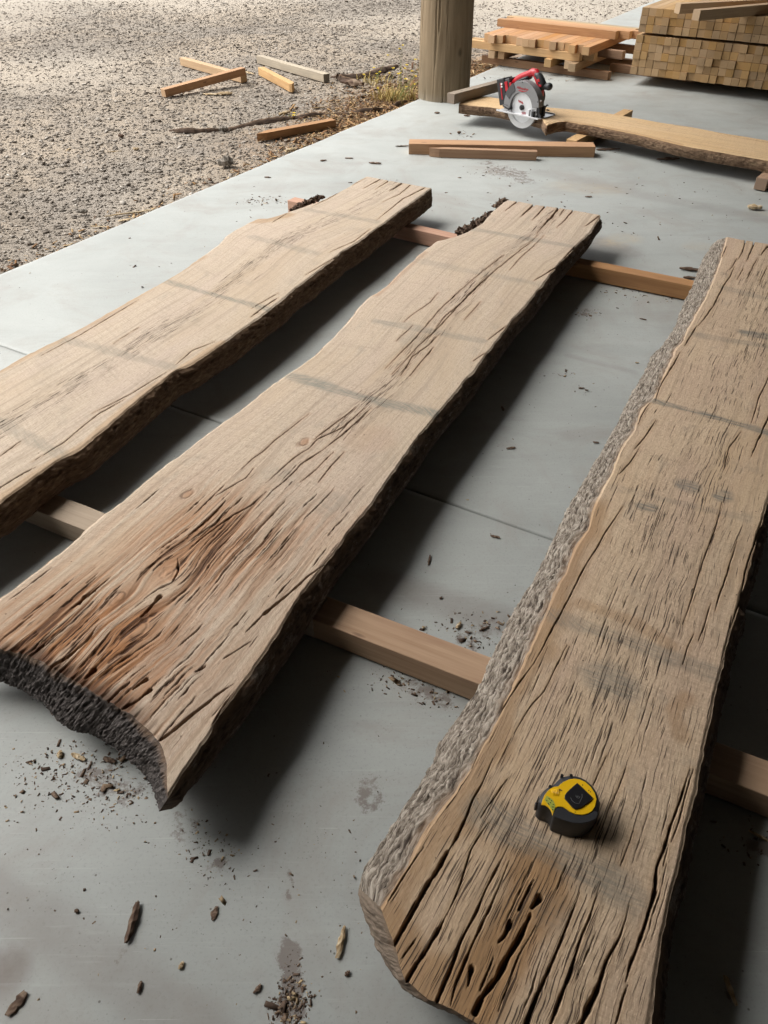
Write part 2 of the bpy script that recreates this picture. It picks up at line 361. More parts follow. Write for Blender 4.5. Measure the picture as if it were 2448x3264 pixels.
B_gry = batten_mat('grey_batten', (0.44, 0.37, 0.26), (0.32, 0.265, 0.19), (0.25, 0.2, 0.15), (0.20, 0.18, 0.15))
B_dul = batten_mat('dull_batten', (0.33, 0.265, 0.20), (0.25, 0.195, 0.145), (0.2, 0.145, 0.105), (0.26, 0.2, 0.15))
B_brt = batten_mat('red_brown_batten', (0.42, 0.285, 0.185), (0.31, 0.195, 0.12), (0.25, 0.14, 0.09), (0.38, 0.26, 0.16))
B_brn = batten_mat('brown_batten', (0.34, 0.21, 0.125), (0.25, 0.145, 0.085), (0.18, 0.10, 0.06), (0.26, 0.17, 0.11))
B_yel = batten_mat('stacked_batten', (0.46, 0.30, 0.15), (0.37, 0.235, 0.11), (0.30, 0.17, 0.08), (0.43, 0.27, 0.125), 0.18)

# ------------------------------------------------------------------ setting: shed over the floor, concrete, ground
shed = empty('timber_shed', (EW(0, 3)[0], EW(0, 3)[1], 0), R(59.9))  # unseen roof and back wall, built for the shade they give the floor
tag(shed, 'open sided shed whose dark roof covers the concrete floor and rests on the round pole', 'shed')
M_roof = plain('dark_roof_sheet', (0.10, 0.09, 0.08), 0.8, sc=3)
M_wall = plain('dark_shed_wall', (0.12, 0.105, 0.09), 0.85, sc=4)
RH, OH = 3.3, 0.35
m = MB()                          # corrugated sheet: local x along the eave, y to the left (yard) side
xs = np.arange(-14, 20.01, 0.25)
vs = []; fs = []
for i, x in enumerate(xs):
    dz = 0.03 if i % 2 else 0.0
    vs += [(x, 3 + OH, RH + dz), (x, -8, RH + 1.2 + dz), (x, 3 + OH, RH + dz + 0.02), (x, -8, RH + 1.2 + dz + 0.02)]
for i in range(len(xs) - 1):
    a = i * 4; fs += [(a, a + 4, a + 5, a + 1), (a + 2, a + 3, a + 7, a + 6), (a, a + 2, a + 6, a + 4)]
m.add(vs, fs); m.build('roof', M_roof, shed)
m = MB(); m.box((3, -8.1, 2.2), (34, 0.15, 4.6)); m.build('back_wall', M_wall, shed)
m = MB(); m.box((-6.5, -2.5, 2.2), (0.15, 11.0, 4.6)); m.build('end_wall', M_wall, shed)
m = MB(); m.box((-4.42, 3.1, 1.6), (4.06, 0.12, 3.3)); m.build('added_shade_wall', M_wall, shed)  # added wall, out of view, blocks yard light to dim the near floor

def stainfield(X, Y, items):
    """items: (S-px polyline, width m, amp)"""
    f = np.zeros_like(X)
    for pts, wd, amp in items:
        q = [P(a, b)[:2] for a, b in pts]
        if len(q) == 1: q = q * 2
        for a, b in zip(q[:-1], q[1:]):
            d = b - a; L2 = max(d @ d, 1e-9)
            t = np.clip(((X - a[0]) * d[0] + (Y - a[1]) * d[1]) / L2, 0, 1)
            dist = np.hypot(X - a[0] - t * d[0], Y - a[1] - t * d[1]) * (1 + 0.35 * fbm(X * 9, Y * 9, o=3, seed=5))
            f = np.maximum(f, amp * (1 - ss(wd * 0.25, wd, dist)))
    return f
je = toEW(*P(0, 1100)[:2])[0]
floor_e = [-7.0, float(je), float(je) + 5.4, 16.0]
dirt_brown = [(Z(0, 2400, 1.3554, [(1245, 830), (1250, 900), (1265, 990), (1250, 1090)]), 0.022, 1.0), ([(926, 3215)], 0.03, 1.0),
    (Z(0, 2400, 1.3554, [(1245, 540)]), 0.012, 0.8), (Z(0, 2400, 1.3554, [(1250, 620)]), 0.008, .7), (Z(0, 2400, 1.3554, [(1580, 150), (1600, 220)]), 0.03, .5),
    (Z(0, 2400, 1.3554, [(780, 290), (800, 330)]), 0.03, .45), (Z(0, 2400, 1.3554, [(940, 480)]), 0.018, .6), (Z(0, 2400, 1.3554, [(525, 870)]), 0.012, .6),
    ([(1590, 545), (1640, 555)], 0.13, .55), ([(1670, 575)], 0.08, .5), ([(1560, 520)], 0.08, .45), ([(1590, 250), (1700, 258)], 0.1, .35),
    (C4([(870, 400)]), 0.05, .5), (C6([(450, 545), (380, 600)]), 0.05, .45), (C6([(110, 790), (250, 850)]), 0.035, .5), ([(330, 2500), (420, 2520), (280, 2460)], 0.035, .5),
    ([(2330, 3160)], 0.02, .7), ([(2400, 2690), (2448, 2700)], 0.03, .8), ([(1200, 2700)], .02, .4), ([(540, 270)], 0.3, .0)]
dirt_band = [(Z(0, 2400, 1.3554, [(-60, 600), (200, 740), (480, 930), (740, 1120), (900, 1250)]), 0.05, 0.55), (Z(0, 2400, 1.3554, [(-60, 960), (40, 930)]), 0.045, 0.9),
    (C6([(0, 350), (250, 430), (550, 520)]), 0.06, 0.6), ([(1720, 550), (1850, 575), (2000, 610), (2250, 660), (2448, 700)], 0.08, 0.30), ([(1900, 770), (1980, 800)], 0.11, 0.6),
    ([(1760, 2360), (1760, 2380)], .02, .0), ([(1440, 1950)], 0.07, 0.25), (C4([(800, 590), (1080, 660)]), 0.02, .3), (C4([(820, 930), (960, 930)]), .05, .3), ([(60, 2010), (200, 1900)], 0.1, .3)]
dirt_tan = [([(1800, 592), (1860, 602), (1950, 605)], 0.10, 0.5), ([(1960, 770), (1990, 760)], 0.08, 0.7), ([(2200, 785), (2270, 790)], 0.05, 0.5), (C4([(1350, 110)]), 0.06, .4), ([(2440, 680)], 0.05, .6)]
def crd(a, b, da, db, s1, s2):
    return np.unique(np.concatenate([np.arange(a, da, s2), np.arange(da, db, s1), np.arange(db, b, s2), [b]]))
def panel(mats, e0, e1, w0, w1):
    ge = [v for v in crd(-7, 16, -1.9, 6.0, 0.012, 0.2) if e0 + 1e-4 < v < e1 - 1e-4]
    ge = np.array([e0] + ge + [e1]); gw = crd(w0, w1, w0, 3.8, 0.012, 0.2)
    E_, W_ = np.meshgrid(ge, gw, indexing='ij')
    X = EO[0] + EDIR[0] * E_ + WDIR[0] * W_; Y = EO[1] + EDIR[1] * E_ + WDIR[1] * W_
    if w0 == 0:
        k = (W_ == 0); jit = 0.006 * fbm(ge * 4, ge * 0, o=4, seed=3)
        X[:, 0] += WDIR[0] * jit; Y[:, 0] += WDIR[1] * jit
    Zz = 0.0012 * fbm(X * 1.3, Y * 1.3, o=3, seed=9)
    Zz[:, 0] -= 0.004
    Zz[0, :] -= 0.003; Zz[-1, :] -= 0.003
    mask = np.stack([stainfield(X, Y, dirt_brown), stainfield(X, Y, dirt_band), stainfield(X, Y, dirt_tan)], -1)
    # a little earth trodden onto the floor along the yard side
    V = np.stack([X, Y, Zz], -1); n, mm = X.shape
    V = V.reshape(-1, 3); mask = mask.reshape(-1, 3); F = gridF(n, mm)
    idx = np.arange(n * mm).reshape(n, mm)
    ring = np.concatenate([idx[:, 0], idx[-1, 1:], idx[-2::-1, -1], idx[0, -2:0:-1]])
    lo = V[ring].copy(); lo[:, 2] = -0.11; k = len(ring); b = len(V)
    i = np.arange(k); j = (i + 1) % k
    F2 = np.stack([ring[i], b + i, b + j, ring[j]], -1)
    return np.concatenate([V, lo]), np.concatenate([F[:, ::-1], F2]), np.concatenate([mask, np.zeros((k, 3))])
Vs, Fs, Ms, b = [], [], [], 0
for e0, e1 in zip(floor_e[:-1], floor_e[1:]):
    V, F, K = panel(None, e0 + 0.0022, e1 - 0.0022, 0, 11.2)
    Vs.append(V); Fs.append(F + b); Ms.append(K); b += len(V)
o = link('concrete_floor', mesh_np('concrete_floor', np.concatenate(Vs), np.concatenate(Fs), {'mask': ('FLOAT_VECTOR', np.concatenate(Ms))}), M_conc)
tag(o, 'grey power floated concrete floor of the shed', None, kind='structure')

def gz(x, y):
    return -0.040 + 0.012 * fbm(np.asarray(x) * 0.8, np.asarray(y) * 0.8, o=3, seed=21) + 0.004 * fbm(np.asarray(x) * 9, np.asarray(y) * 9, o=3, seed=22)
gx = np.unique(np.concatenate([np.linspace(-260, -9, 26), np.arange(-9, -5, 0.15), np.arange(-5, 3.0, 0.014), np.arange(3, 8, 0.15), np.linspace(8, 260, 26)]))
gy = np.unique(np.concatenate([np.linspace(-120, 1.5, 20), np.arange(1.5, 8, 0.014), np.arange(8, 13, 0.03), np.arange(13, 20, .2), np.linspace(20, 400, 30)]))
X, Y = np.meshgrid(gx, gy, indexing='ij')
Zg = gz(X, Y)
e_, w_ = toEW(X, Y)
Zg = Zg + np.where((w_ < 0.05), 0.0045 * fbm(X * 55, Y * 75, o=2, seed=31), 0)
Zg = np.where(w_ > 0.05, -0.06, Zg)
pale = ss(-0.35, 0.9, fbm(X * 0.45 + 3, Y * 0.6, o=4, seed=40) + ss(6, 11, Y) * 0.85 - 0.25)
lit = (1 - ss(0.05, 0.55, np.abs(w_ + 0.1))) * ss(1.2, 2.8, e_) * (1 - ss(4, 6, e_))
o = link('ground', mesh_np('ground', np.stack([X, Y, Zg], -1).reshape(-1, 3), gridF(*X.shape), {'mask': ('FLOAT_VECTOR', np.stack([pale, lit, pale * 0], -1).reshape(-1, 3))}), M_ground, smooth=True)
tag(o, 'crushed gravel and earth yard beside the concrete floor', None, kind='structure')

# ------------------------------------------------------------------ scatter of small solid bits as one mesh
CUBE = np.array([(sx, sy, sz) for sx in (-1, 1) for sy in (-1, 1) for sz in (-1, 1)], float)
CF = np.array([(0, 1, 3, 2), (4, 6, 7, 5), (0, 4, 5, 1), (2, 3, 7, 6), (0, 2, 6, 4), (1, 5, 7, 3)])
def bits(name, pos, size, rng, flat=(0.3, 0.9), longf=(1, 2.2), tone=(0, 1)):
    n = len(pos)
    V = np.repeat(CUBE[None], n, 0) * (1 + rng.uniform(-0.45, 0.3, (n, 8, 3)))
    sc = np.stack([size * rng.uniform(*longf, n), size, size * rng.uniform(*flat, n)], -1) * 0.5
    V = V * sc[:, None, :]
    az = rng.uniform(0, 2 * np.pi, n); tl = rng.normal(0, 0.25, n)
    c, s_ = np.cos(tl), np.sin(tl)
    x = V[..., 0] * c[:, None] - V[..., 2] * s_[:, None]; zz = V[..., 0] * s_[:, None] + V[..., 2] * c[:, None]; y = V[..., 1]
    ca, sa = np.cos(az)[:, None], np.sin(az)[:, None]
    V = np.stack([x * ca - y * sa, x * sa + y * ca, zz], -1)
    lift = -V[..., 2].min(1) * 0.6
    V = V + np.asarray(pos)[:, None, :]; V[..., 2] += lift[:, None]
    F = (CF[None] + (np.arange(n) * 8)[:, None, None]).reshape(-1, 4)
    tn = np.repeat(rng.uniform(*tone, n), 8)
    return mesh_np(name, V.reshape(-1, 3), F, {'tone': ('FLOAT', tn)})
rng = np.random.default_rng(5)
pts = []
n = 900000
yy = 1.9 + 8.5 * rng.random(n) ** 1.5; xx = rng.uniform(-1, 1, n) * 0.5 * (yy + 0.9) - 0.1
e_, w_ = toEW(xx, yy)
pv = np.clip(0.75 - 0.5 * ss(-0.1, 0.5, fbm(xx * 0.45 + 3, yy * 0.6, o=4, seed=40) + ss(6, 11, yy) * 0.85 - 0.25), 0, 1)
k = (w_ < 0.0 + 0.02 * rng.random(n)) & (rng.random(n) < pv * 0.42)
xx, yy = xx[k], yy[k]
sz = np.clip(rng.lognormal(math.log(0.0032), 0.55, len(xx)) * (0.75 + 0.1 * yy), 0.0016, 0.018)
o = link('gravel', bits('gravel', np.stack([xx, yy, gz(xx, yy)], -1), sz, rng, (0.2, 0.5), (1, 1.9)), M_stone)
tag(o, 'loose crushed stones scattered over the yard', None, kind='stuff')
n = 26000
ee = rng.uniform(-0.3, 4.6, n); ww = -np.abs(rng.normal(0, 0.10 + 0.16 * ss(1.5, 3.0, ee), n)) + 0.01
q = EO + ee[:, None] * EDIR + ww[:, None] * WDIR
k = rng.random(n) < (0.05 + 0.95 * ss(1.5, 3.0, ee))
q = q[k]
o = link('leaf_litter', bits('leaf_litter', np.column_stack([q, gz(q[:, 0], q[:, 1]) + 0.006]), np.clip(rng.lognormal(math.log(0.0042), 0.5, len(q)), .0018, .02), rng, (0.08, 0.3), (1.5, 5)), M_litter)
tag(o, 'orange brown bark litter and straw along the floor edge by the pole', None, kind='stuff')
# crumbs on the floor
cl = []
def crumbs(px, n, spread, sz=0.003, tn=(0, 0.9)):
    n = int(n * 0.8)
    c = P(*px)[:2]; a = rng.normal(0, 1, (n, 2)) * np.asarray(spread)
    cl.append((np.column_stack([c + a, np.full(n, 0.0)]), np.clip(rng.lognormal(math.log(sz * 0.42), 0.6, n), 0.0007, 0.008), rng.uniform(*tn, n)))
for a in ([(926, 3215), 420, (0.014, 0.02), .0028], [(922, 3150), 120, (0.008, 0.02), .002], [(260, 2490), 330, (0.05, 0.03), .003], [(200, 2430), 160, (0.04, 0.02), .003],
          [(390, 2540), 160, (0.03, 0.03), .0026], [(80, 2500), 40, (0.03, 0.03), .003], [(640, 2680), 90, (0.02, 0.02), .0022], [(700, 2750), 60, (0.02, 0.02), .0022],
          [(1520, 2020), 150, (0.05, 0.03), .0035], [(1440, 1990), 60, (0.04, 0.03), .0035], [(1310, 2180), 110, (0.04, 0.015), .003], [(1400, 2215), 60, (0.03, 0.02), .003], [(1260, 2160), 50, (0.02, 0.02), .003],
          [(2090, 950), 60, (0.12, 0.03), .0045], [(1960, 930), 40, (0.08, 0.03), .004], [(1870, 1000), 80, (0.03, 0.02), .003], [(835, 640), 150, (0.05, 0.03), .005], [(860, 665), 60, (0.08, 0.05), .004],
          [(1590, 545), 170, (0.10, 0.05), .004], [(1660, 575), 60, (0.06, 0.03), .004], [(1470, 430), 24, (0.05, 0.05), .008], [(1690, 255), 150, (0.2, 0.05), .006], [(1640, 215), 90, (0.15, 0.06), .006],
          [(1950, 480), 60, (0.04, 0.02), .005], [(1500, 505), 60, (0.2, 0.02), .004], [(560, 600), 12, (0.3, 0.1), .006], [(330, 680), 16, (0.2, 0.1), .005], [(300, 880), 50, (0.25, 0.15), .0045], [(2430, 2690), 80, (0.03, 0.02), .003],
          [(1850, 1240), 20, (0.03, 0.02), .004], [(1780, 1190), 30, (0.03, 0.01), .003], [(1500, 2420), 60, (0.08, 0.08), .0025], [(900, 2700), 90, (0.12, 0.1), .002], [(300, 2900), 120, (0.14, 0.12), .0024], [(1000, 2900), 80, (0.1, 0.1), .0022],
          [(1700, 2200 - 900), 60, (0.25, 0.3), .003], [(1500, 700), 90, (0.4, 0.4), .005], [(2100, 700), 120, (0.4, 0.25), .005], [(1900, 600), 60, (0.5, 0.2), .005], [(700, 700), 60, (0.5, 0.3), .005]):
    crumbs(*a)
pos = np.concatenate([c[0] for c in cl]); szs = np.concatenate([c[1] for c in cl])
e_, w_ = toEW(pos[:, 0], pos[:, 1]); k = w_ > 0.01
o = link('sawdust', bits('sawdust', pos[k], szs[k], rng, (0.12, 0.35), (1, 3.0), (0.15, 1)), M_crumb)
tag(o, 'bark crumbs and sawdust strewn over the concrete', None, kind='stuff')

# ------------------------------------------------------------------ big live edge slabs
def resample(pts, n, smooth=0):
    pts = np.asarray(pts, float); d = np.r_[0, np.cumsum(np.hypot(*(pts[1:] - pts[:-1]).T))]
    u = np.linspace(0, d[-1], n); r = np.stack([np.interp(u, d, pts[:, 0]), np.interp(u, d, pts[:, 1])], -1)
    for _ in range(smooth):
        r[1:-1] = (r[:-2] + 2 * r[1:-1] + r[2:]) / 4
    return r, d[-1]
def wpoly(px, z): return [P(a, b, z)[:2] for a, b in px]
def normals(r):
    t = np.gradient(r, axis=0); t /= np.maximum(np.linalg.norm(t, axis=1, keepdims=True), 1e-9)
    return np.stack([t[:, 1], -t[:, 0]], -1)          # to the right of travel
class Slab:
    def __init__(s, left, right, near, far, z, zb, ns, nt, jit=0.003, seed=0):
        s.z, s.zb, s.seed = z, zb, seed
        def gsm(r, L, sig):
            n = len(r); u = np.linspace(0, 1, n)[:, None]; base = r[0] * (1 - u) + r[-1] * u; q = r - base
            h = min(n - 1, max(3, int(3 * sig / L * n))); k = np.exp(-0.5 * (np.arange(-h, h + 1) / (sig / L * n)) ** 2); k /= k.sum()
            qq = np.concatenate([-q[h:0:-1], q, -q[-2:-h - 2:-1]])
            return base + np.stack([np.convolve(qq[:, c], k, 'valid') for c in (0, 1)], -1)
        sides = {}; sm = {}; med = {}; fine = {}
        for nm, px, n, sgn in (('left', left, ns, -1), ('right', right, ns, 1), ('near', near, nt, 1), ('far', far, nt, -1)):
            r, L = resample(wpoly(px, z), n, 6)
            nr = normals(r) * sgn
            u = np.linspace(0, L, n); tp = np.minimum(1, np.minimum(np.arange(n), np.arange(n)[::-1]) / 12.0)
            j = jit * (0.7 * fbm(u * 22, u * 0 + 3, o=2, seed=seed + n) + 0.42 * fbm(u * 70, u * 0, o=3, seed=seed + 5 + n))
            if nm in ('near', 'far'): j = j * 0.6
            lr = nm in ('left', 'right'); sm[nm] = gsm(r, L, 0.11) if lr else gsm(r, L, 0.02); s3_ = gsm(r, L, 0.035) if lr else sm[nm]
            med[nm] = s3_ - sm[nm]; fine[nm] = nr * (j * tp)[:, None] + r - s3_
            sides[nm] = [r + nr * (j * tp)[:, None], nr, L]
        s.sides = sides
        c00, c01 = sm['left'][0], sm['left'][-1]; c10, c11 = sm['right'][0], sm['right'][-1]
        sm['near'][0] = c00; sm['near'][-1] = c10; sm['far'][0] = c01; sm['far'][-1] = c11
        u = np.linspace(0, 1, nt)[None, :, None]; v = np.linspace(0, 1, ns)[:, None, None]
        Lf, Rt, N_, Fa = sm['left'][:, None], sm['right'][:, None], sm['near'][None], sm['far'][None]
        s.XY = (1 - u) * Lf + u * Rt + (1 - v) * N_ + v * Fa - ((1 - u) * (1 - v) * c00 + u * (1 - v) * c10 + (1 - u) * v * c01 + u * v * c11)
        Wd = np.linalg.norm(s.XY[:, -1] - s.XY[:, 0], axis=1)[:, None, None]; Ld = sides['left'][2]
        fd = lambda d, l: np.exp(-d / l)
        for nm, d in (('left', u * Wd), ('right', (1 - u) * Wd)):
            s.XY = s.XY + med[nm][:, None] * fd(d, 0.09) * (1 - d / Wd) + fine[nm][:, None] * fd(d, 0.010) * (1 - d / Wd)
        for nm, d in (('near', v), ('far', 1 - v)): s.XY = s.XY + fine[nm][None] * fd(d * Ld, 0.012) * (1 - d)
        s.ns, s.nt = ns, nt
        mid = s.XY[:, nt // 2]; s.L = np.r_[0, np.cumsum(np.linalg.norm(mid[1:] - mid[:-1], axis=1))]
        W = np.linalg.norm(s.XY[:, -1] - s.XY[:, 0], axis=1)
        s.W = W; wm = W.mean()
        s.s = np.repeat(s.L[:, None], nt, 1); s.t = np.linspace(0, 1, nt)[None] * (0.5 * W[:, None] + 0.5 * wm)
        s.g = s.t.copy()                       # grain lines coordinate
        s.g += 0.010 * fbm(s.s * 2.3, s.t * 5, o=2, seed=seed + 60) + 0.0005 * fbm(s.s * 9, s.t * 20, o=2, seed=seed + 70)
        s.D = np.zeros((ns, nt)); s.K = np.zeros((ns, nt)); s.O = np.zeros((ns, nt)); s.G = np.zeros((ns, nt)); s.C = np.zeros((ns, nt))
        s.rng = np.random.default_rng(seed + 1)
    def knot(s, px, rs, rt, B=0.75):
        c = P(*px, s.z)[:2]; i = np.argmin(np.sum((s.XY - c) ** 2, -1)); i, j = divmod(i, s.nt)
        ds = s.s - s.s[i, j]; dt = s.t - s.t[i, j]
        s.g -= dt * B * np.exp(-(ds / rs) ** 2 - (dt / rt) ** 2)
        core = np.hypot(ds / 0.014, dt / 0.008) * (1 + 0.35 * fbm(s.s * 60, s.t * 90, o=3, seed=s.seed + 12)) + 0.25 * ds / 0.014
        s.K = np.maximum(s.K, 0.55 * (1 - ss(0.05, 0.3, np.abs(core - 1))) * ss(-0.4, 0.3, fbm(s.s * 45, s.t * 45, o=2, seed=s.seed + 13))); s.O = np.maximum(s.O, 0.6 * (1 - ss(0.5, 1.8, core)))
        s.D += 0.0008 * (1 - ss(0.1, 0.4, np.abs(core - 1)))
    def crack(s, px, w0, w1, depth=0.012, dark=0.92):
        """traced open crack: widths in metres at both ends, widest inside"""
        q = np.array(wpoly(px, s.z)); r, L = resample(q, max(8, int(np.hypot(*(q[-1] - q[0])) / 0.004)), 2)
        n = len(r); u = np.linspace(0, 1, n); nr = normals(r)
        r = r + nr * (0.0012 * fbm(u * L * 30, u * 0, o=2, seed=int(abs(q[0, 0]) * 1e4) % 997))[:, None]
        wd = (w0 + (w1 - w0) * u) * (0.75 + 0.5 * vn(u * L * 45, u * 0, seed=n) ** 2 + 0.25 * vn(u * L * 130, u * 0, seed=n + 1))
        wd = wd * np.minimum(1, np.minimum(u + 0.02 + (w0 > 0.004), 1 - u + 0.02 + (w1 > 0.004)) * 5)
        lo, hi = r.min(0) - 0.015, r.max(0) + 0.015
        m = np.all((s.XY > lo) & (s.XY < hi), -1); I = np.nonzero(m)
        if len(I[0]) == 0: return
        Q = s.XY[I]; best = np.full(len(Q), 9.0); bw = np.zeros(len(Q))
        for a in range(n - 1):
            near_ = (np.abs(Q[:, 0] - r[a, 0]) < 0.018) & (np.abs(Q[:, 1] - r[a, 1]) < 0.018)
            if not near_.any(): continue
            d = r[a + 1] - r[a]; qq = Q[near_]; t = np.clip((qq - r[a]) @ d / max(d @ d, 1e-12), 0, 1)
            ds = np.hypot(*(qq - r[a] - t[:, None] * d).T); b_ = best[near_]; k = ds < b_
            b_[k] = ds[k]; best[near_] = b_; w_ = bw[near_]; w_[k] = wd[a]; bw[near_] = w_
        bw = np.maximum(bw, 0.0007)
        f = 1 - ss(0.35, 1.0, best / (bw * 0.5 + 0.0004))
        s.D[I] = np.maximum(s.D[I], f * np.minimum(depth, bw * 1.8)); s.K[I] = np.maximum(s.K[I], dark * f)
        halo = 0.28 * np.exp(-(best / (bw + 0.004)) ** 2); s.O[I] = np.maximum(s.O[I], halo)
    def checks(s, n, len_, wid, prob, depth=0.004, dark=0.85):
        """many short drying checks that follow the grain"""
        rg = s.rng; c = 0; tries = 0
        while c < n and tries < n * 30:
            tries += 1
            i = rg.integers(0, s.ns); j = rg.integers(2, s.nt - 2)
            if rg.random() > prob(s.s[i, j], s.t[i, j] / s.t[i, -1], s.XY[i, j]): continue
            c += 1
            L = rg.uniform(*len_); w0 = rg.uniform(*wid)
            i0 = np.searchsorted(s.L, s.L[i] - L / 2); i1 = np.searchsorted(s.L, s.L[i] + L / 2)
            if i1 - i0 < 3: continue
            sl = slice(i0, i1); cell = (s.W[i] / s.nt); wj = int((0.02 + w0) / cell) + 3
            # column of the starting grain line in each row of the window
            jj = j; gv = s.g[i, j]
            a, b_ = max(0, j - wj - 4), min(s.nt, j + wj + 4)
            u = (s.L[sl] - s.L[i0]) / L; prof = np.sin(np.pi * np.clip(u, 0, 1)) ** 0.6
            wob = 0.0003 * vn(s.L[sl] * 32 + c * 0.377, np.zeros(i1 - i0), seed=c)
            d = np.abs(s.g[sl, a:b_] - gv - wob[:, None])
            wr = np.maximum(w0 * prof * (0.8 + 0.5 * vn(s.L[sl] * 120 + c * 0.61, np.zeros(i1 - i0), seed=c + 9)), 0.0003)[:, None]
            f = (1 - ss(0.3, 1.0, d / (wr * 0.5 + cell * 0.30))) * np.minimum(1, wr / (cell * 0.7))
            s.D[sl, a:b_] = np.maximum(s.D[sl, a:b_], f * np.minimum(depth, wr * 0.75)); s.K[sl, a:b_] = np.maximum(s.K[sl, a:b_], dark * f)
    def blot(s, ch, px, wd, amp, ny=0.5, nf=14):
        q = wpoly(px, s.z)
        if len(q) == 1: q = [q[0], q[0] + 1e-4]
        F = getattr(s, ch); nz = 1 + ny * fbm(s.XY[..., 0] * nf, s.XY[..., 1] * nf, o=3, seed=s.seed + 91)
        for a, b_ in zip(q[:-1], q[1:]):
            d = b_ - a; t = np.clip(((s.XY - a) @ d) / max(d @ d, 1e-12), 0, 1)
            ds = np.linalg.norm(s.XY - a - t[..., None] * d, axis=-1) * nz
            F[...] = np.maximum(F, amp * (0.95 if ch == 'G' else 1) * (1 - ss(wd * 0.35, wd, ds)))
    def build(s, name, label, mtop, specs, base_amp=0.00012, group=None):
        root = empty(name, (float(s.XY[s.ns // 2, s.nt // 2, 0]), float(s.XY[s.ns // 2, s.nt // 2, 1]), s.zb)); tag(root, label, 'timber slab', group)
        off = np.array(root.location)
        Zt = s.z + 0.0016 * fbm(s.s * 2.5, s.t * 6, o=2, seed=s.seed + 3) + base_amp * fbm(s.s * 12, s.g * 420, o=3, seed=s.seed + 4) - s.D
        ed = np.minimum(np.minimum(s.t, s.t[:, -1:] - s.t), 1); Zt = Zt - 0.003 * (1 - ss(0, 0.006, ed))
        V = np.dstack([s.XY, Zt]); 
        me = mesh_np('sawn_face', V.reshape(-1, 3) - off, gridF(s.ns, s.nt)[:, ::-1] if s.flip() else gridF(s.ns, s.nt),
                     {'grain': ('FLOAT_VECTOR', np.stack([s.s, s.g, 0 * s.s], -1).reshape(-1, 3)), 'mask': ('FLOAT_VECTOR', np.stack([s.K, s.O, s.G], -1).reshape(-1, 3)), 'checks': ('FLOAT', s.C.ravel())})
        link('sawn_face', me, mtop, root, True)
        rings = {}
        for nm, sp in specs.items():
            r3 = {'left': V[:, 0], 'right': V[:, -1], 'near': V[0], 'far': V[-1]}[nm]
            r, nr, L = s.sides[nm]; n = len(r3); m = sp.get('m', 26)
            if 'bottom' in sp:
                B, _ = resample(wpoly(sp['bottom'], s.zb), n, 10)
            else:
                B = r3[:, :2] + nr * sp.get('flare', 0.01)
                for _ in range(20): B[1:-1] = (B[:-2] + 2 * B[1:-1] + B[2:]) / 4
            u = np.linspace(0, L, n)[:, None]; k = np.linspace(0, 1, m)[None]
            tp = np.minimum(1, np.minimum(np.arange(n), np.arange(n)[::-1]) / 10.0)[:, None]
            kk = k ** sp.get('curve', 1.0)
            XYs = r3[:, None, :2] * (1 - kk[..., None]) + B[:, None] * kk[..., None]
            hgt = r3[:, None, 2] * (1 - k) + s.zb * k
            dn = B - r3[:, :2]; dist = np.hypot(*dn.T)[:, None]; path = np.hypot(dist, s.z - s.zb) * k
            fr = sp.get('freq', (40, 70)); rg_ = 1 - 2 * np.abs(fbm(u * fr[0], path * fr[1], o=4, seed=s.seed + 33 + len(nm), g=0.6))
            fb = fbm(u * fr[0] * 3, path * fr[1] * 2.2, o=3, seed=s.seed + 44); lump = fbm(u * 9, path * 14, o=2, seed=s.seed + 55)
            ramp = ss(0, 0.14, k)
            disp = (sp.get('amp', 0.005) * (rg_ * 0.7 + fb * 0.55) + sp.get('lump', 0.004) * lump) * ramp * tp + sp.get('bulge', 0.006) * np.sin(np.pi * k) * tp
            XYs = XYs + nr[:, None] * disp[..., None]
            hgt = hgt + sp.get('amp', 0.005) * 0.5 * fb * ramp * tp * (1 - ss(.85, 1, k))
            hgt = np.maximum(hgt, s.zb)
            VV = np.dstack([XYs, hgt]); cav = np.clip(0.5 + 0.5 * (rg_ * 0.8 + fb * 0.5), 0, 1)
            me = mesh_np(sp['name'], VV.reshape(-1, 3) - off, gridF(n, m) if (nm in ('left', 'far')) != s.flip() else gridF(n, m)[:, ::-1],
                         {'grain': ('FLOAT_VECTOR', np.dstack([u + 0 * path, path + 0 * u, 0 * path]).reshape(-1, 3)), 'cav': ('FLOAT', cav.ravel())})
            link(sp['name'], me, sp['mat'], root, True); rings[nm] = VV[:, -1]
        ring = np.concatenate([rings['near'][:-1:3], rings['right'][:-1:3], rings['far'][::-1][:-1:3], rings['left'][::-1][:-1:3]]); ring[:, 2] = s.zb
        me = bpy.data.meshes.new('underside'); me.from_pydata([tuple(v) for v in ring - off], [], [tuple(range(len(ring)))]); me.update()
        link('underside', me, M_under, root)
        return root
    def flip(s):
        a = s.XY[0, 1] - s.XY[0, 0]; b_ = s.XY[1, 0] - s.XY[0, 0]
        return (a[0] * b_[1] - a[1] * b_[0]) > 0
#SLABS
ZT, ZBOT = 0.125, 0.055
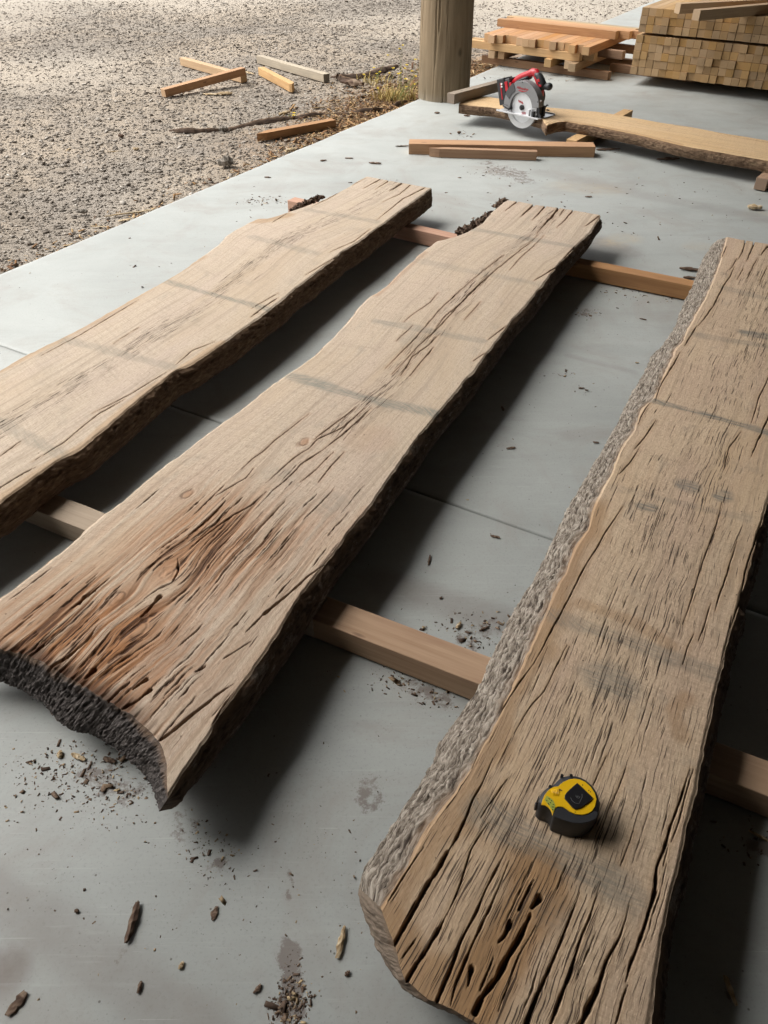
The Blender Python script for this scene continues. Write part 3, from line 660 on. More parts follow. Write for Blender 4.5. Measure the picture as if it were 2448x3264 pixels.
# ---- left slab
s1 = Slab(left=[(-420, 1400), (-200, 1280)] + C3([(0, 510), (110, 447), (270, 370), (350, 330), (430, 285), (590, 195), (710, 130), (800, 75), (870, 25)]) + [(693, 782), (719, 752), (745, 734), (800, 705)] + ZA([(50, 405), (110, 410), (240, 365), (330, 335), (430, 300), (560, 240), (650, 195), (690, 165), (760, 128)]),
          right=[(-300, 1790), (-150, 1700)] + C3([(0, 1090), (140, 985), (240, 910), (340, 860), (450, 770), (640, 610), (760, 515), (830, 488), (960, 400)]) + ZA([(0, 1100), (60, 1055), (180, 965), (300, 865), (400, 790), (500, 715), (600, 630), (700, 570), (780, 510), (900, 425), (1000, 345), (1100, 275), (1195, 205)]),
          near=[(-420, 1400), (-300, 1790)], far=ZA([(760, 128), (860, 148), (995, 172), (1100, 190), (1195, 205)]), z=ZT, zb=ZBOT, ns=1150, nt=250, jit=0.004, seed=100)
mm_ = 0.001
for px, a, b_ in ((ZA([(855, 148), (740, 210)]), 8, 1), (ZA([(912, 158), (820, 215)]), 7, 1), (ZA([(997, 176), (955, 205), (915, 228)]), 12, 2), (ZA([(1052, 188), (985, 245), (870, 300)]), 5, 1),
                 (ZA([(1150, 203), (1010, 275), (930, 340), (830, 420)]), 7, 1.5), (ZA([(790, 475), (680, 560), (520, 630)]), 2.5, 2.5), (ZA([(600, 640), (480, 710), (360, 780)]), 2.5, 2.5), (ZA([(760, 140), (660, 190), (520, 270), (400, 330)]), 3, 3),
                 (C3([(540, 640), (430, 700), (270, 830), (140, 910)]), 2.5, 2.5), (C3([(160, 930), (60, 985), (-60, 1060)]), 3, 3), (C3([(90, 820), (0, 885)]), 2.5, 2.5), (C3([(930, 390), (830, 430), (760, 490)]), 2.5, 2.5),
                 (C3([(600, 210), (350, 360), (180, 450)]), 3, 2), (C3([(490, 400), (600, 330)]), 1.5, 1.5), (ZA([(0, 1005), (180, 900)]), 2, 2), (ZA([(180, 930), (90, 990), (0, 1060)]), 4, 3), (ZA([(240, 375), (140, 435)]), 3, 3), (C3([(740, 510), (560, 620), (400, 700)]), 2, 2)):
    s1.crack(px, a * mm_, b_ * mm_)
uu = s1.t / s1.t[:, -1:]
s1.C = np.clip(1.15 * np.exp(-((uu - 0.50 + 0.03 * fbm(s1.s * 1.5, 0 * s1.s, o=2, seed=4)) / 0.12) ** 2) * (0.75 + 0.5 * fbm(s1.s * 5, uu * 3, o=2, seed=6)) + 0.22 * ss(0.1, 0.5, fbm(s1.s * 4, uu * 5, o=3, seed=7)), 0, 1)
s1.checks(60, (0.03, 0.12), (0.0016, 0.0024), lambda s, u, xy: math.exp(-((u - 0.50) / 0.085) ** 2))
for a in (ZA([(380, 350), (830, 430)]), ZA([(0, 530), (430, 640)]), C3([(270, 380), (740, 500)]), C3([(0, 740), (260, 880)])): s1.blot('G', a, 0.024, 0.5)
s1.blot('G', C3([(710, 130), (1150, 250)]), 0.020, 0.85); s1.blot('G', C3([(250, 400), (180, 560)]), .05, .15)
s1.blot('O', C3([(0, 1075), (240, 905), (340, 855), (640, 600), (830, 480), (960, 395)]), 0.022, 0.45); s1.blot('O', ZA([(0, 430), (120, 415), (240, 380)]), 0.03, 0.5); s1.blot('O', C3([(0, 515), (430, 290), (870, 30)]), 0.02, 0.4)
bk = dict(name='bark_edge', mat=M_barkd, amp=0.0042, lump=0.005, freq=(34, 120), m=34)
slab1 = s1.build('timber_slab', 'long pale oak slab nearest the gravel yard with a central band of fine checks', M_top1,
         {'left': dict(bk, flare=0.012), 'right': dict(bk, flare=0.004, bulge=0.010), 'near': dict(name='sawn_end', mat=M_endb, amp=0.002, flare=0.0), 'far': dict(name='sawn_end', mat=M_endb, amp=0.003, flare=-0.002, bulge=0.0)}, group='live edge oak slabs on bearers')
# ---- middle slab
s2 = Slab(left=[(-186, 2036)] + C5([(0, 410), (180, 280), (310, 180), (370, 120)]) + C3([(440, 1140), (540, 1070), (630, 990), (760, 890), (880, 800), (960, 740), (1050, 680), (1180, 570), (1290, 500), (1370, 440), (1480, 330), (1560, 230), (1600, 190)])[0:] + ZB([(0, 690), (80, 630), (180, 530), (300, 420), (400, 345), (510, 322), (600, 290), (700, 230), (780, 140), (860, 78)]),
          right=ZD([(1105, 1330)]) + C5([(790, 1160), (850, 1080), (900, 1010), (950, 920), (1080, 740), (1180, 590), (1300, 400), (1440, 220), (1500, 140), (1605, 10)]) + C4([(60, 1060), (140, 950), (220, 850), (290, 770), (360, 680)]) + ZB([(640, 1215), (740, 1080), (830, 970), (900, 870), (1000, 760), (1100, 640), (1200, 510), (1310, 390), (1420, 285), (1482, 178)]),
          near=[(-186, 2036)] + ZD([(0, 345), (150, 370), (270, 410), (330, 460), (430, 510), (560, 590), (700, 680), (800, 730), (900, 800), (1000, 900), (1060, 990), (1095, 1100), (1100, 1200), (1105, 1330)]),
          far=ZB([(860, 78), (940, 88), (1045, 108), (1200, 130), (1320, 150), (1482, 178)]), z=ZT, zb=ZBOT, ns=1450, nt=400, jit=0.004, seed=200)
s2.knot(ZE([(770, 225)])[0], 0.05, 0.03); s2.knot(C5([(735, 300)])[0], 0.07, 0.045, 0.8); s2.knot(C5([(515, 408)])[0], 0.05, 0.03); s2.knot(C3([(815, 1045)])[0], 0.04, 0.02); s2.knot(ZD([(930, 210)])[0], 0.08, 0.05, 0.8)
for px, a, b_ in ((ZB([(1203, 133), (1150, 200), (1090, 260), (1066, 290)]), 11, 3), (ZB([(1066, 290), (1060, 315), (1000, 370), (900, 450), (800, 530), (700, 620), (600, 720), (520, 800), (430, 900), (370, 960), (280, 1040), (200, 1130), (100, 1230)]), 2.6, 2.6),
                 (ZB([(1110, 310), (1040, 380), (950, 460), (880, 540)]), 2, 2), (ZB([(840, 440), (740, 520), (640, 600)]), 2, 2), (ZB([(640, 600), (540, 690), (420, 800), (320, 920), (220, 1030), (60, 1190)]), 2.4, 2.4),
                 (ZB([(760, 560), (620, 690), (560, 760), (450, 850), (380, 940)]), 2.4, 2.4), (ZB([(420, 960), (340, 1040), (240, 1110), (160, 1240)]), 2.6, 2.6), (ZB([(380, 1050), (300, 1140), (220, 1240)]), 2.4, 2.4),
                 (ZB([(930, 88), (850, 150)]), 8, 1), (ZB([(1045, 106), (1000, 145), (952, 190)]), 14, 1), (ZB([(1115, 120), (1075, 165), (1030, 210)]), 8, 1), (ZB([(1300, 148), (1250, 205), (1190, 262)]), 7, 1.5), (ZB([(1470, 185), (1430, 215), (1380, 252)]), 7, 2), (ZB([(1240, 140), (1210, 185)]), 5, 1),
                 (ZB([(1190, 520), (1120, 565), (1040, 612)]), 5, 1.5), (ZB([(1310, 385), (1240, 460)]), 5, 1.5), (ZB([(855, 910), (740, 1000)]), 4, 1.5), (ZB([(720, 1090), (640, 1140)]), 4, 1.5), (ZB([(410, 690), (350, 760), (240, 835), (180, 885)]), 2, 1.5), (ZB([(245, 905), (130, 1010)]), 2, 1.5), (ZB([(690, 750), (580, 870)]), 1.8, 1.2),
                 (ZE([(1110, 0), (960, 110), (830, 210)]), 2.4, 2), (ZE([(1170, 0), (1020, 130), (850, 210), (800, 270), (700, 330), (620, 400), (520, 490)]), 2.6, 2.2), (ZE([(1210, 0), (1040, 160), (900, 270)]), 3, 3), (ZE([(900, 270), (750, 370), (650, 470), (570, 540)]), 3, 2),
                 (ZE([(800, 40), (660, 150), (580, 210), (500, 290), (430, 335), (350, 405)]), 1.6, 2), (ZE([(430, 400), (380, 465), (330, 490), (180, 580)]), 2.2, 2.2), (ZE([(1030, 290), (940, 390), (860, 490)]), 2.5, 2), (ZE([(960, 290), (850, 400), (740, 490)]), 2, 2),
                 (ZE([(250, 610), (150, 720), (0, 840)]), 4, 4), (ZE([(280, 640), (180, 760), (0, 880)]), 3, 3), (ZE([(520, 550), (420, 640), (300, 700), (100, 850), (0, 930)]), 3, 4), (ZE([(960, 540), (860, 640), (760, 740)]), 2, 2), (ZE([(900, 1030), (840, 1080), (780, 1120), (650, 1240), (500, 1360)]), 2.5, 7), (ZE([(500, 1360), (380, 1480)]), 4, 2),
                 (ZD([(1540, 580), (1420, 660), (1380, 700), (1250, 800), (1130, 900), (1060, 950)]), 3, 7), (ZD([(1365, 455), (1330, 485), (1290, 500)]), 4, 4), (ZD([(970, 550), (880, 610)]), 6, 5), (ZD([(1000, 620), (920, 680), (800, 730)]), 5, 6), (ZD([(1659, 300), (1480, 410)]), 3, 2),
                 (ZD([(640, 190), (590, 270), (540, 320), (430, 410), (340, 455)]), 3, 10), (ZD([(1550, 630), (1480, 720), (1400, 850)]), 2.5, 2.5), (ZD([(620, 480), (560, 530)]), 8, 6), (ZD([(1340, 180), (1290, 240), (1180, 330)]), 3, 2), (ZD([(380, 190), (280, 280), (190, 370)]), 2.5, 3), (ZD([(1060, 0), (930, 130)]), 8, 5), (ZD([(300, 310), (240, 350)]), 4, 4), (ZD([(860, 560), (700, 690)]), 4, 5), (ZD([(560, 0), (530, 50)]), 5, 5), (C5([(480, 320), (400, 390), (340, 440)]), 4, 5), (C5([(770, 240), (770, 300), (740, 350)]), 4, 4)):
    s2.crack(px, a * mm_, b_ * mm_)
cE = np.array(P(*ZD([(620, 420)])[0], ZT)[:2])
core2 = P(*ZD([(560, 380)])[0], ZT)[:2]; core2b = P(*C5([(900, 200)])[0], ZT)[:2]; core2c = P(*C5([(1150, 150)])[0], ZT)[:2]
def ero(s, u, xy):
    return max(math.exp(-(np.sum((xy - core2) ** 2)) / 0.030), 0.85 * math.exp(-(np.sum((xy - core2b) ** 2)) / 0.022), 0.4 * math.exp(-(np.sum((xy - core2c) ** 2)) / 0.02))
uu = s2.t / s2.t[:, -1:]
er = np.zeros_like(uu)
for q, r2, amp in ((core2, 0.034, 1.0), (core2b, 0.026, 0.9), (core2c, 0.02, 0.5)): er = np.maximum(er, amp * np.exp(-np.sum((s2.XY - q) ** 2, -1) / r2))
s2.C = np.clip(0.95 * er + 0.95 * np.exp(-((uu - 0.56) / 0.11) ** 2) * ss(0.6, 0.9, s2.s) + 0.30 * ss(0.1, 0.5, fbm(s2.s * 4, uu * 5, o=3, seed=7)) + 0.25 * ss(0.8, 0.98, uu), 0, 1)
s2.checks(110, (0.03, 0.12), (0.0018, 0.0042), ero, 0.007, 0.92)
s2.checks(40, (0.03, 0.09), (0.0016, 0.0022), lambda s, u, xy: math.exp(-((u - 0.58) / 0.07) ** 2) * (s > 0.7))
for q, r2, amp in ((core2, 0.036, 1.0), (core2b, 0.028, 0.8), (core2c, 0.018, 0.5)):
    d2 = np.sum((s2.XY - q) ** 2, -1); f = np.exp(-d2 / r2)
    nz = fbm(s2.s * 5, s2.g * 150, o=4, seed=205)
    s2.O = np.maximum(s2.O, amp * np.clip(f * (0.85 + 1.4 * nz), 0, 1)); s2.K = np.maximum(s2.K, 0.75 * ss(0.28, 0.5, nz) * ss(0.25, 0.8, f))
    s2.D += 0.0016 * f * np.clip(nz + 0.2, 0, 1)
nd = np.minimum(s2.s, 1)[..., :] ; 
ndk = (1 - ss(0.0, 0.035, s2.s + 0.012 * fbm(s2.s * 6, s2.t * 60, o=3, seed=8) )) * ss(0.02, 0.12, s2.t) * (1 - ss(0.30, 0.42, s2.t))
s2.K = np.maximum(s2.K, 0.85 * ndk); s2.D += 0.006 * ndk * (0.5 + 0.5 * vn(s2.s * 20, s2.t * 260, seed=4))
for a, v in ((ZB([(640, 270), (1290, 385)]), .6), (ZB([(270, 480), (1080, 635)]), .35), (ZB([(0, 880), (700, 1010)]), .55), ([(930, 1200), (1150, 1265), (1395, 1320)], .9)): s2.blot('G', a, 0.024, v)
s2.blot('G', ZB([(240, 1000)]), 0.06, 0.35); s2.blot('G', ZE([(600, 450)]), 0.05, 0.3); s2.blot('G', ZE([(950, 620)]), 0.05, 0.35); s2.blot('G', ZE([(700, 600), (640, 700)]), .03, .2)
s2.blot('O', C5([(1580, 30), (1300, 400), (1080, 740), (950, 920)]), 0.02, 0.25); s2.blot('O', ZB([(300, 430), (0, 700)]), 0.022, 0.3); s2.blot('O', ZE([(1200, 200)]), 0.08, 0.15)
slab2 = s2.build('timber_slab', 'middle oak slab with brown eroded grain and a curved charcoal near end', M_top2,
         {'left': dict(bk, flare=0.006), 'right': dict(bk, mat=M_barkb, bottom=ZD([(1050, 1425), (1140, 1408), (1200, 1320), (1300, 1235)]) + [(690, 2410), (760, 2310), (850, 2180), (960, 2020), (1060, 1870), (1180, 1705), (1280, 1560), (1390, 1410), (1500, 1270), (1590, 1140), (1700, 1005), (1760, 920), (1850, 815), (1900, 745)], bulge=0.012),
          'near': dict(name='charred_end', mat=M_endg, amp=0.0042, lump=0.008, freq=(260, 50), m=60, bulge=0.004, bottom=[(-220, 2140)] + ZD([(0, 565), (150, 610), (290, 690), (340, 745), (420, 830), (520, 880), (620, 890), (750, 975), (860, 1080), (960, 1180), (1000, 1260), (1035, 1370), (1050, 1425)])),
          'far': dict(name='sawn_end', mat=M_endb, amp=0.003, flare=-0.002, bulge=0.0)}, base_amp=0.00018, group='live edge oak slabs on bearers')
# ---- right slab
s3 = Slab(left=C8([(220, 570), (270, 490), (340, 380), (400, 260), (500, 130), (540, 70)]) + C6([(400, 1080), (480, 950), (520, 860), (580, 750), (640, 610), (690, 500), (730, 400), (780, 310), (820, 200), (880, 120), (910, 10)]) + ZC([(150, 2190), (200, 2040), (250, 1960), (330, 1860), (370, 1760), (400, 1650), (510, 1560), (580, 1400), (640, 1260), (700, 1130), (760, 1060), (800, 960), (880, 830), (960, 680), (1000, 600), (1060, 450), (1100, 330), (1120, 250), (1145, 150)]),
          right=[(1985, 3520), (2040, 3400)] + C8([(1220, 1000), (1240, 880), (1260, 760), (1280, 640), (1310, 520), (1340, 400), (1360, 280), (1390, 160), (1400, 80)]) + C6([(1390, 1030), (1420, 900), (1450, 750), (1500, 560), (1540, 420), (1600, 200), (1650, 40)]) + [(2475, 1480), (2560, 1200), (2650, 950), (2720, 822)],
          near=C8([(220, 570), (250, 660), (270, 715), (310, 840), (400, 915), (480, 945), (520, 970)]) + [(1560, 3290), (1700, 3380), (1850, 3460), (1985, 3520)],
          far=ZC([(1145, 150), (1290, 180), (1515, 215)]) + [(2720, 822)], z=ZT, zb=ZBOT, ns=1500, nt=420, jit=0.0035, seed=300)
mm_ = 0.0008
for px, a, b_ in ((C8([(640, 20), (600, 110), (560, 180), (540, 240), (470, 370)]), 3, 5), (C8([(470, 370), (400, 480), (350, 570), (300, 660), (266, 716)]), 7, 9), (C8([(620, 260), (560, 350), (520, 480), (470, 600)]), 2, 3), (C8([(470, 600), (400, 720), (350, 790), (318, 848)]), 4, 8),
                 (C8([(700, 340), (640, 450), (570, 600), (520, 690), (480, 800), (430, 920)]), 2, 6), (C8([(700, 400), (640, 550), (560, 720), (500, 850), (480, 935)]), 2, 5), (C8([(790, 470), (765, 520), (735, 580)]), 4, 6), (C8([(700, 630), (680, 680), (660, 700)]), 8, 6), (C8([(812, 538), (785, 575)]), 10, 7), (C8([(775, 600), (755, 650), (735, 690), (690, 760), (650, 840), (600, 900), (570, 960)]), 9, 11),
                 (C8([(640, 760), (610, 830), (590, 880)]), 3, 4), (C8([(560, 800), (545, 860)]), 7, 4), (C8([(960, 520), (930, 600), (880, 720), (850, 800), (800, 900), (765, 1010)]), 2, 8), (C8([(1040, 480), (1000, 600), (960, 700), (920, 830), (880, 930), (850, 1010)]), 2, 6),
                 (C8([(1145, 565), (1110, 680), (1060, 770), (1030, 870), (990, 960), (960, 1030)]), 2, 10), (C8([(1370, 60), (1330, 180), (1290, 300), (1250, 420), (1240, 520)]), 3, 8), (C8([(1240, 510), (1210, 620), (1180, 700), (1150, 780), (1130, 850)]), 7, 4), (C8([(1140, 860), (1110, 950), (1095, 1010)]), 3, 3),
                 (C8([(380, 350), (310, 450), (250, 550)]), 2, 4), (C8([(350, 690), (300, 760)]), 3, 3), (C8([(1290, 340), (1270, 420)]), 2, 2), (C8([(800, 640), (740, 740), (700, 850), (660, 960)]), 2, 2), (C8([(690, 100), (590, 240)]), 1.5, 2),
                 (C6([(1415, 435), (1385, 535), (1358, 600)]), 3, 2), (C6([(1525, 170), (1490, 290), (1450, 400), (1430, 470)]), 3, 4), (C6([(1460, 0), (1430, 120), (1390, 220), (1350, 350), (1310, 470), (1288, 530)]), 3, 2), (C6([(1030, 20), (960, 130), (880, 260), (820, 370), (760, 490), (700, 600), (650, 690)]), 2.5, 4.5), (C6([(650, 690), (600, 760), (540, 850), (480, 950), (420, 1050), (380, 1150)]), 3, 3.5),
                 (C6([(790, 620), (740, 720), (690, 820), (620, 900), (560, 1000)]), 2, 2), (C6([(1340, 570), (1310, 640), (1290, 700)]), 2, 2), (C6([(1640, 60), (1600, 180), (1565, 290), (1545, 400), (1500, 540)]), 3, 4),
                 (ZC([(1240, 340), (1200, 420), (1170, 445)]), 4, 2), (ZC([(1222, 415), (1180, 500), (1120, 590), (1070, 690), (1040, 750), (980, 840), (900, 935)]), 4, 4), (ZC([(890, 930), (850, 1000), (780, 1110)]), 4, 3), (ZC([(745, 1165), (680, 1280), (620, 1370), (560, 1470), (520, 1600)]), 4, 3), (ZC([(1320, 175), (1300, 260), (1255, 350)]), 8, 2), (ZC([(1395, 195), (1370, 270), (1325, 370)]), 8, 3), (ZC([(1515, 235), (1480, 270), (1450, 320)]), 8, 3), (ZC([(1150, 235), (1110, 330)]), 5, 3),
                 (ZC([(1510, 410), (1440, 560)]), 3, 3), (ZC([(1300, 430), (1240, 530)]), 3, 2), (ZC([(1420, 340), (1330, 520)]), 3, 3), (ZC([(1600, 1200), (1515, 1400), (1440, 1560), (1370, 1790)]), 3, 3), (ZC([(1600, 1600), (1515, 1750), (1440, 1920), (1370, 2090)]), 4, 4), (ZC([(530, 1765), (440, 1900), (340, 2020)]), 3, 3), (ZC([(380, 2020), (300, 2140), (200, 2240)]), 3, 3), (ZC([(1280, 1870), (1170, 2020), (1130, 2200)]), 2, 3), (ZC([(480, 1600), (400, 1730), (370, 1800)]), 3, 3),
                 (C6([(1520, 1210), (1560, 1080), (1580, 980)]), 2, 2), (C8([(1060, 10), (1010, 120)]), 1.5, 1.5), (C8([(1130, 60), (1080, 200)]), 1.8, 1.2), (C8([(1160, 290), (1110, 420)]), 1.6, 1.6), (C8([(1380, 60), (1330, 250), (1300, 330)]), 2, 3)):
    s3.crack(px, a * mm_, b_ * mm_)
uu = s3.t / s3.t[:, -1:]
s3.C = np.clip((0.5 + 0.5 * np.exp(-((uu - 0.5) / 0.26) ** 2)) * (0.8 + 0.4 * ss(-0.3, 0.4, fbm(s3.s * 5, uu * 3, o=2, seed=3))) + 0.3 * np.exp(-s3.s / 0.3), 0, 1)
s3.checks(90, (0.03, 0.12), (0.0016, 0.0024), lambda s, u, xy: 0.3 + 0.7 * math.exp(-s / 0.5), 0.006, 0.9)
for a, wd, v in ((ZC([(1130, 600), (1515, 700), (1800, 770)]), .02, .45), (ZC([(860, 1010), (1515, 1120), (1900, 1200)]), .022, .5), (ZC([(500, 1590), (900, 1700), (1515, 1880)]), .016, .95), (C4([(1000, 1160), (1560, 1290)]), .016, .3), (C6([(730, 490), (1440, 740)]), .022, .55), (C8([(590, 210), (880, 380), (1160, 530)]), .030, .7),
                (C6([(940, 760), (1020, 800)]), .045, .7), (C6([(870, 740)]), .02, .5), (C4([(1300, 1150), (1330, 1160)]), .03, .9), (C4([(1450, 1200), (1470, 1195)]), .022, 1.0), (C4([(1110, 1240), (1160, 1245)]), .02, .9), (C4([(1560, 490), (1659, 505)]), .03, 1.0), (C8([(850, 600)]), .03, .25)):
    s3.blot('G', a, wd, v)
s3.blot('O', C6([(900, 30), (820, 210), (730, 410), (640, 610), (520, 860), (400, 1080)]) + C8([(480, 200), (340, 400), (250, 560)]), 0.04, 0.5, 0.9); s3.blot('O', C8([(820, 420), (760, 560), (640, 780), (560, 960)]), 0.05, 0.75, 0.6); s3.blot('O', C8([(240, 590), (330, 800), (480, 900)]), 0.04, 0.6); s3.blot('O', C6([(850, 440), (1080, 520), (1240, 620)]), 0.02, 0.3); s3.blot('O', C6([(1300, 850), (1250, 900), (1280, 1000)]), 0.02, 0.35)
slab3 = s3.build('timber_slab', 'right hand grey brown slab with pale bark edge, the tape measure lying on it', M_top3,
         {'left': dict(name='bark_edge', mat=M_barkl, amp=0.0060, lump=0.004, freq=(26, 190), m=70, bulge=0.006, bottom=C8([(140, 500), (170, 430), (260, 290), (340, 170), (400, 80)]) + C6([(180, 1200), (240, 1060), (320, 940), (400, 820), (490, 640), (560, 490), (650, 350), (740, 150), (800, 30)]) + ZC([(0, 2130), (40, 2080), (120, 1930), (220, 1750), (300, 1600), (370, 1450), (440, 1350), (510, 1200), (600, 1110), (690, 970), (780, 750), (860, 590), (900, 480), (960, 330), (1030, 225), (1085, 180)])),
          'right': dict(bk, mat=M_barkb, flare=0.012, bulge=0.008), 'near': dict(name='sawn_end', mat=M_endb, amp=0.003, lump=0.003, freq=(70, 18), m=34, bulge=0.002, bottom=C8([(140, 500), (145, 545), (170, 620), (210, 730), (260, 800), (310, 870), (380, 912), (480, 950), (560, 1003)]) + [(1600, 3320), (1760, 3420), (1890, 3500), (2010, 3560)]),
          'far': dict(name='sawn_end', mat=M_endb, amp=0.003, flare=-0.002, bulge=0.0)}, group='live edge oak slabs on bearers')
# ---- slab under the saw
Z1 = lambda p: Z(1440, 240, 1.646, p)
s4 = Slab(left=Z1([(112, 106), (200, 112), (300, 132), (420, 158), (520, 170), (620, 178), (690, 186), (760, 190), (870, 208), (1100, 248), (1240, 266), (1400, 298), (1659, 340)]) + [(2700, 500)],
          right=Z1([(38, 148), (120, 158), (210, 165), (250, 172), (340, 192), (440, 216), (478, 227), (486, 246), (500, 262), (545, 245), (600, 240), (760, 266), (1000, 315), (1200, 366), (1400, 402), (1659, 446)]) + [(2700, 590)],
          near=Z1([(112, 106), (38, 148)]), far=[(2700, 500), (2700, 590)], z=0.105, zb=0.055, ns=900, nt=90, jit=0.004, seed=400)
for px, a, b_ in ((Z1([(700, 184), (760, 190), (830, 203)]), 6, 2), (Z1([(1380, 296), (1480, 320), (1560, 335), (1659, 352)]), 3, 8), (Z1([(110, 128), (160, 133), (200, 128)]), 3, 3), (Z1([(495, 262), (550, 246)]), 5, 2), (Z1([(505, 255), (545, 240)]), 5, 2), (Z1([(480, 258), (520, 240)]), 5, 2), (Z1([(560, 218), (600, 222)]), 3, 2)):
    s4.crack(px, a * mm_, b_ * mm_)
s4.checks(60, (0.01, 0.05), (0.001, 0.002), lambda s, u, xy: 1.0)
s4.blot('O', Z1([(600, 238), (760, 264), (1000, 313), (1200, 364)]), 0.02, 0.5); s4.blot('G', Z1([(1180, 262), (1240, 268)]), 0.02, .8); s4.blot('O', Z1([(40, 148), (240, 184)]), 0.02, .4)
slab4 = s4.build('timber_slab', 'narrow live edge slab with the circular saw standing on its left end', M_top4,
         {'left': dict(bk, flare=0.0), 'right': dict(bk, flare=-0.004, bulge=0.008, m=20), 'near': dict(name='sawn_end', mat=M_endb, amp=0.003, flare=0.0), 'far': dict(name='sawn_end', mat=M_endb, amp=0.003, flare=0.0)}, group='live edge oak slabs on bearers')
#SLABS_END

# loose bark pieces still clinging to the slabs (built from overlapping slivers)
def bark_lump(name, label, pxs, z, mat, parent=None, n=70, wdt=0.03, hgt=0.02, seed=1, cat='bark'):
    rg = random.Random(seed); q = [P(a, b_, z) for a, b_ in pxs]; m = MB()
    c = sum(q) / len(q)
    for i in range(n):
        t = rg.random() * (len(q) - 1); k = min(int(t), len(q) - 2); f = t - k
        p = q[k] * (1 - f) + q[k + 1] * f; d = q[k + 1] - q[k]; d = d / np.linalg.norm(d)
        tp = 1 - 0.6 * abs(2 * t / (len(q) - 1) - 1)
        p = p + np.array([rg.gauss(0, wdt * 0.3), rg.gauss(0, wdt * 0.3), rg.uniform(0, hgt) * tp])
        a = math.atan2(d[1], d[0]) + rg.gauss(0, 0.45); tl = rg.gauss(0, 0.3); L = rg.uniform(0.010, 0.034)
        rot = Matrix.Rotation(a, 3, 'Z') @ Matrix.Rotation(tl, 3, 'Y') @ Matrix.Rotation(rg.uniform(-1, 1), 3, 'X')
        vs = [Vector((sx * L / 2 * (0.3 + rg.random()), sy * rg.uniform(0.0012, 0.0045), sz * rg.uniform(0.0008, 0.0028))) for sx in (-1, 1) for sy in (-1, 1) for sz in (-1, 1)]
        m.add([rot @ v + Vector(p - c) for v in vs], [tuple(r_) for r_ in CF])
    o = m.build(name, mat, parent)
    if parent is None: o.location = c
    else: o.location = Vector(c) - parent.location
    if label: tag(o, label, cat)
    return o
def tone_const(o, lo=0.0, hi=1.0, seed=1):
    me = o.data; rg = np.random.default_rng(seed); a = me.attributes.new('tone', 'FLOAT', 'POINT')
    n = len(me.vertices); v = np.repeat(rg.uniform(lo, hi, n // 8 + 1), 8)[:n]; a.data.foreach_set('value', v.astype(np.float32)); return o
tone_const(bark_lump('loose_bark', None, ZA([(275, 360), (340, 330), (410, 298), (465, 270)]), 0.105, M_chipd, slab1, 190, 0.022, 0.016, 3), 0, 0.8)
tone_const(bark_lump('loose_bark', None, ZB([(548, 300), (605, 272), (672, 240), (735, 202), (778, 165)]), 0.110, M_chipd, slab2, 420, 0.032, 0.012, 4), 0, 0.8)
tone_const(bark_lump('loose_bark', None, ZB([(790, 128), (815, 108), (850, 86)]), 0.11, M_chipd, slab2, 110, 0.016, 0.014, 5), 0.2, 0.9)

# ------------------------------------------------------------------ battens, bearers
def batten_mesh(L, wd, h, kind=0, rg=None):
    """local x 0..L, y 0..wd, z 0..h; kind 1: split pointed start, 2: bevelled broken end"""
    rg = rg or random.Random(1)
    if kind == 1:
        pts = [(0.0, wd * 0.35), (0.03, wd * 0.12), (0.05, 0.0)] ; tail = [(0.0 + 0.09, wd), (0.055, wd * 0.8), (0.04, wd * 0.62)]
    elif kind == 2:
        pts = [(0.0, 0.0)]; tail = [(0.0, wd)]
    else: pts = [(0, 0)]; tail = [(0, wd)]
    nseg = max(2, int(L / 0.12)); lo = []; hi = []
    for i in range(1, nseg):
        x = L * i / nseg; lo.append((x, rg.uniform(-0.0008, 0.0008))); hi.append((x, wd + rg.uniform(-0.0008, 0.0008)))
    if kind == 1: lo = [p for p in lo if p[0] > 0.1]; hi = [p for p in hi if p[0] > 0.12]
    if kind == 2: end = [(L - 0.02, 0), (L, wd * 0.25), (L - 0.015, wd * 0.6), (L - 0.05, wd)]
    else: end = [(L, 0), (L, wd)]
    out = pts + lo + end + hi[::-1] + tail
    m = MB(); m.prism(out, 0, h); return m
def batten(pa, pb, ztop, mat, label, wd=0.05, h=0.05, ztop2=None, grow=(0, 0), kind=0, name='timber_batten', cat='batten', group=None, side=1, world=False):
    """pa, pb: photo points at both ends of the front top edge"""
    A = P(*pa, ztop) if not world else np.array([*pa, ztop], float); B = P(*pb, ztop if ztop2 is None else ztop2) if not world else np.array([*pb, ztop if ztop2 is None else ztop2], float)
    d = B - A; L = np.linalg.norm(d); u = d / L; A = A - u * grow[0]; L = L + grow[0] + grow[1]
    az = math.atan2(u[1], u[0]); tl = math.asin(u[2])
    o = batten_mesh(L, wd, h, kind, random.Random(int(L * 1000))).build(name, mat, None, bevel=0.0016)
    # origin at the start corner, y to the far side
    if side < 0: o.data.transform(Matrix.Translation((0, -wd, 0)))
    o.data.transform(Matrix.Translation((0, 0, -h)))
    o.location = A; o.rotation_euler = (0, -tl, az)
    tag(o, label, cat, group); return o
batten(ZA([(240, 287)])[0], (1405, 751), 0.0545, B_pink, 'pinkish square bearer under the far ends of left and middle slabs', grow=(0, 0.22), name='timber_bearer', cat='bearer', group='bearers under the slabs')
batten((1875, 846), (2211, 913), 0.0545, B_or, 'orange square bearer under far ends, between middle and right slabs', grow=(0.2, 1.2), name='timber_bearer', cat='bearer', group='bearers under the slabs')
batten((129, 1633), (996, 1976), 0.0545, B_dul, 'grey weathered bearer spanning under the near half of the left slab', grow=(0.9, 0.0), wd=0.06, name='timber_bearer', cat='bearer', group='bearers under the slabs')
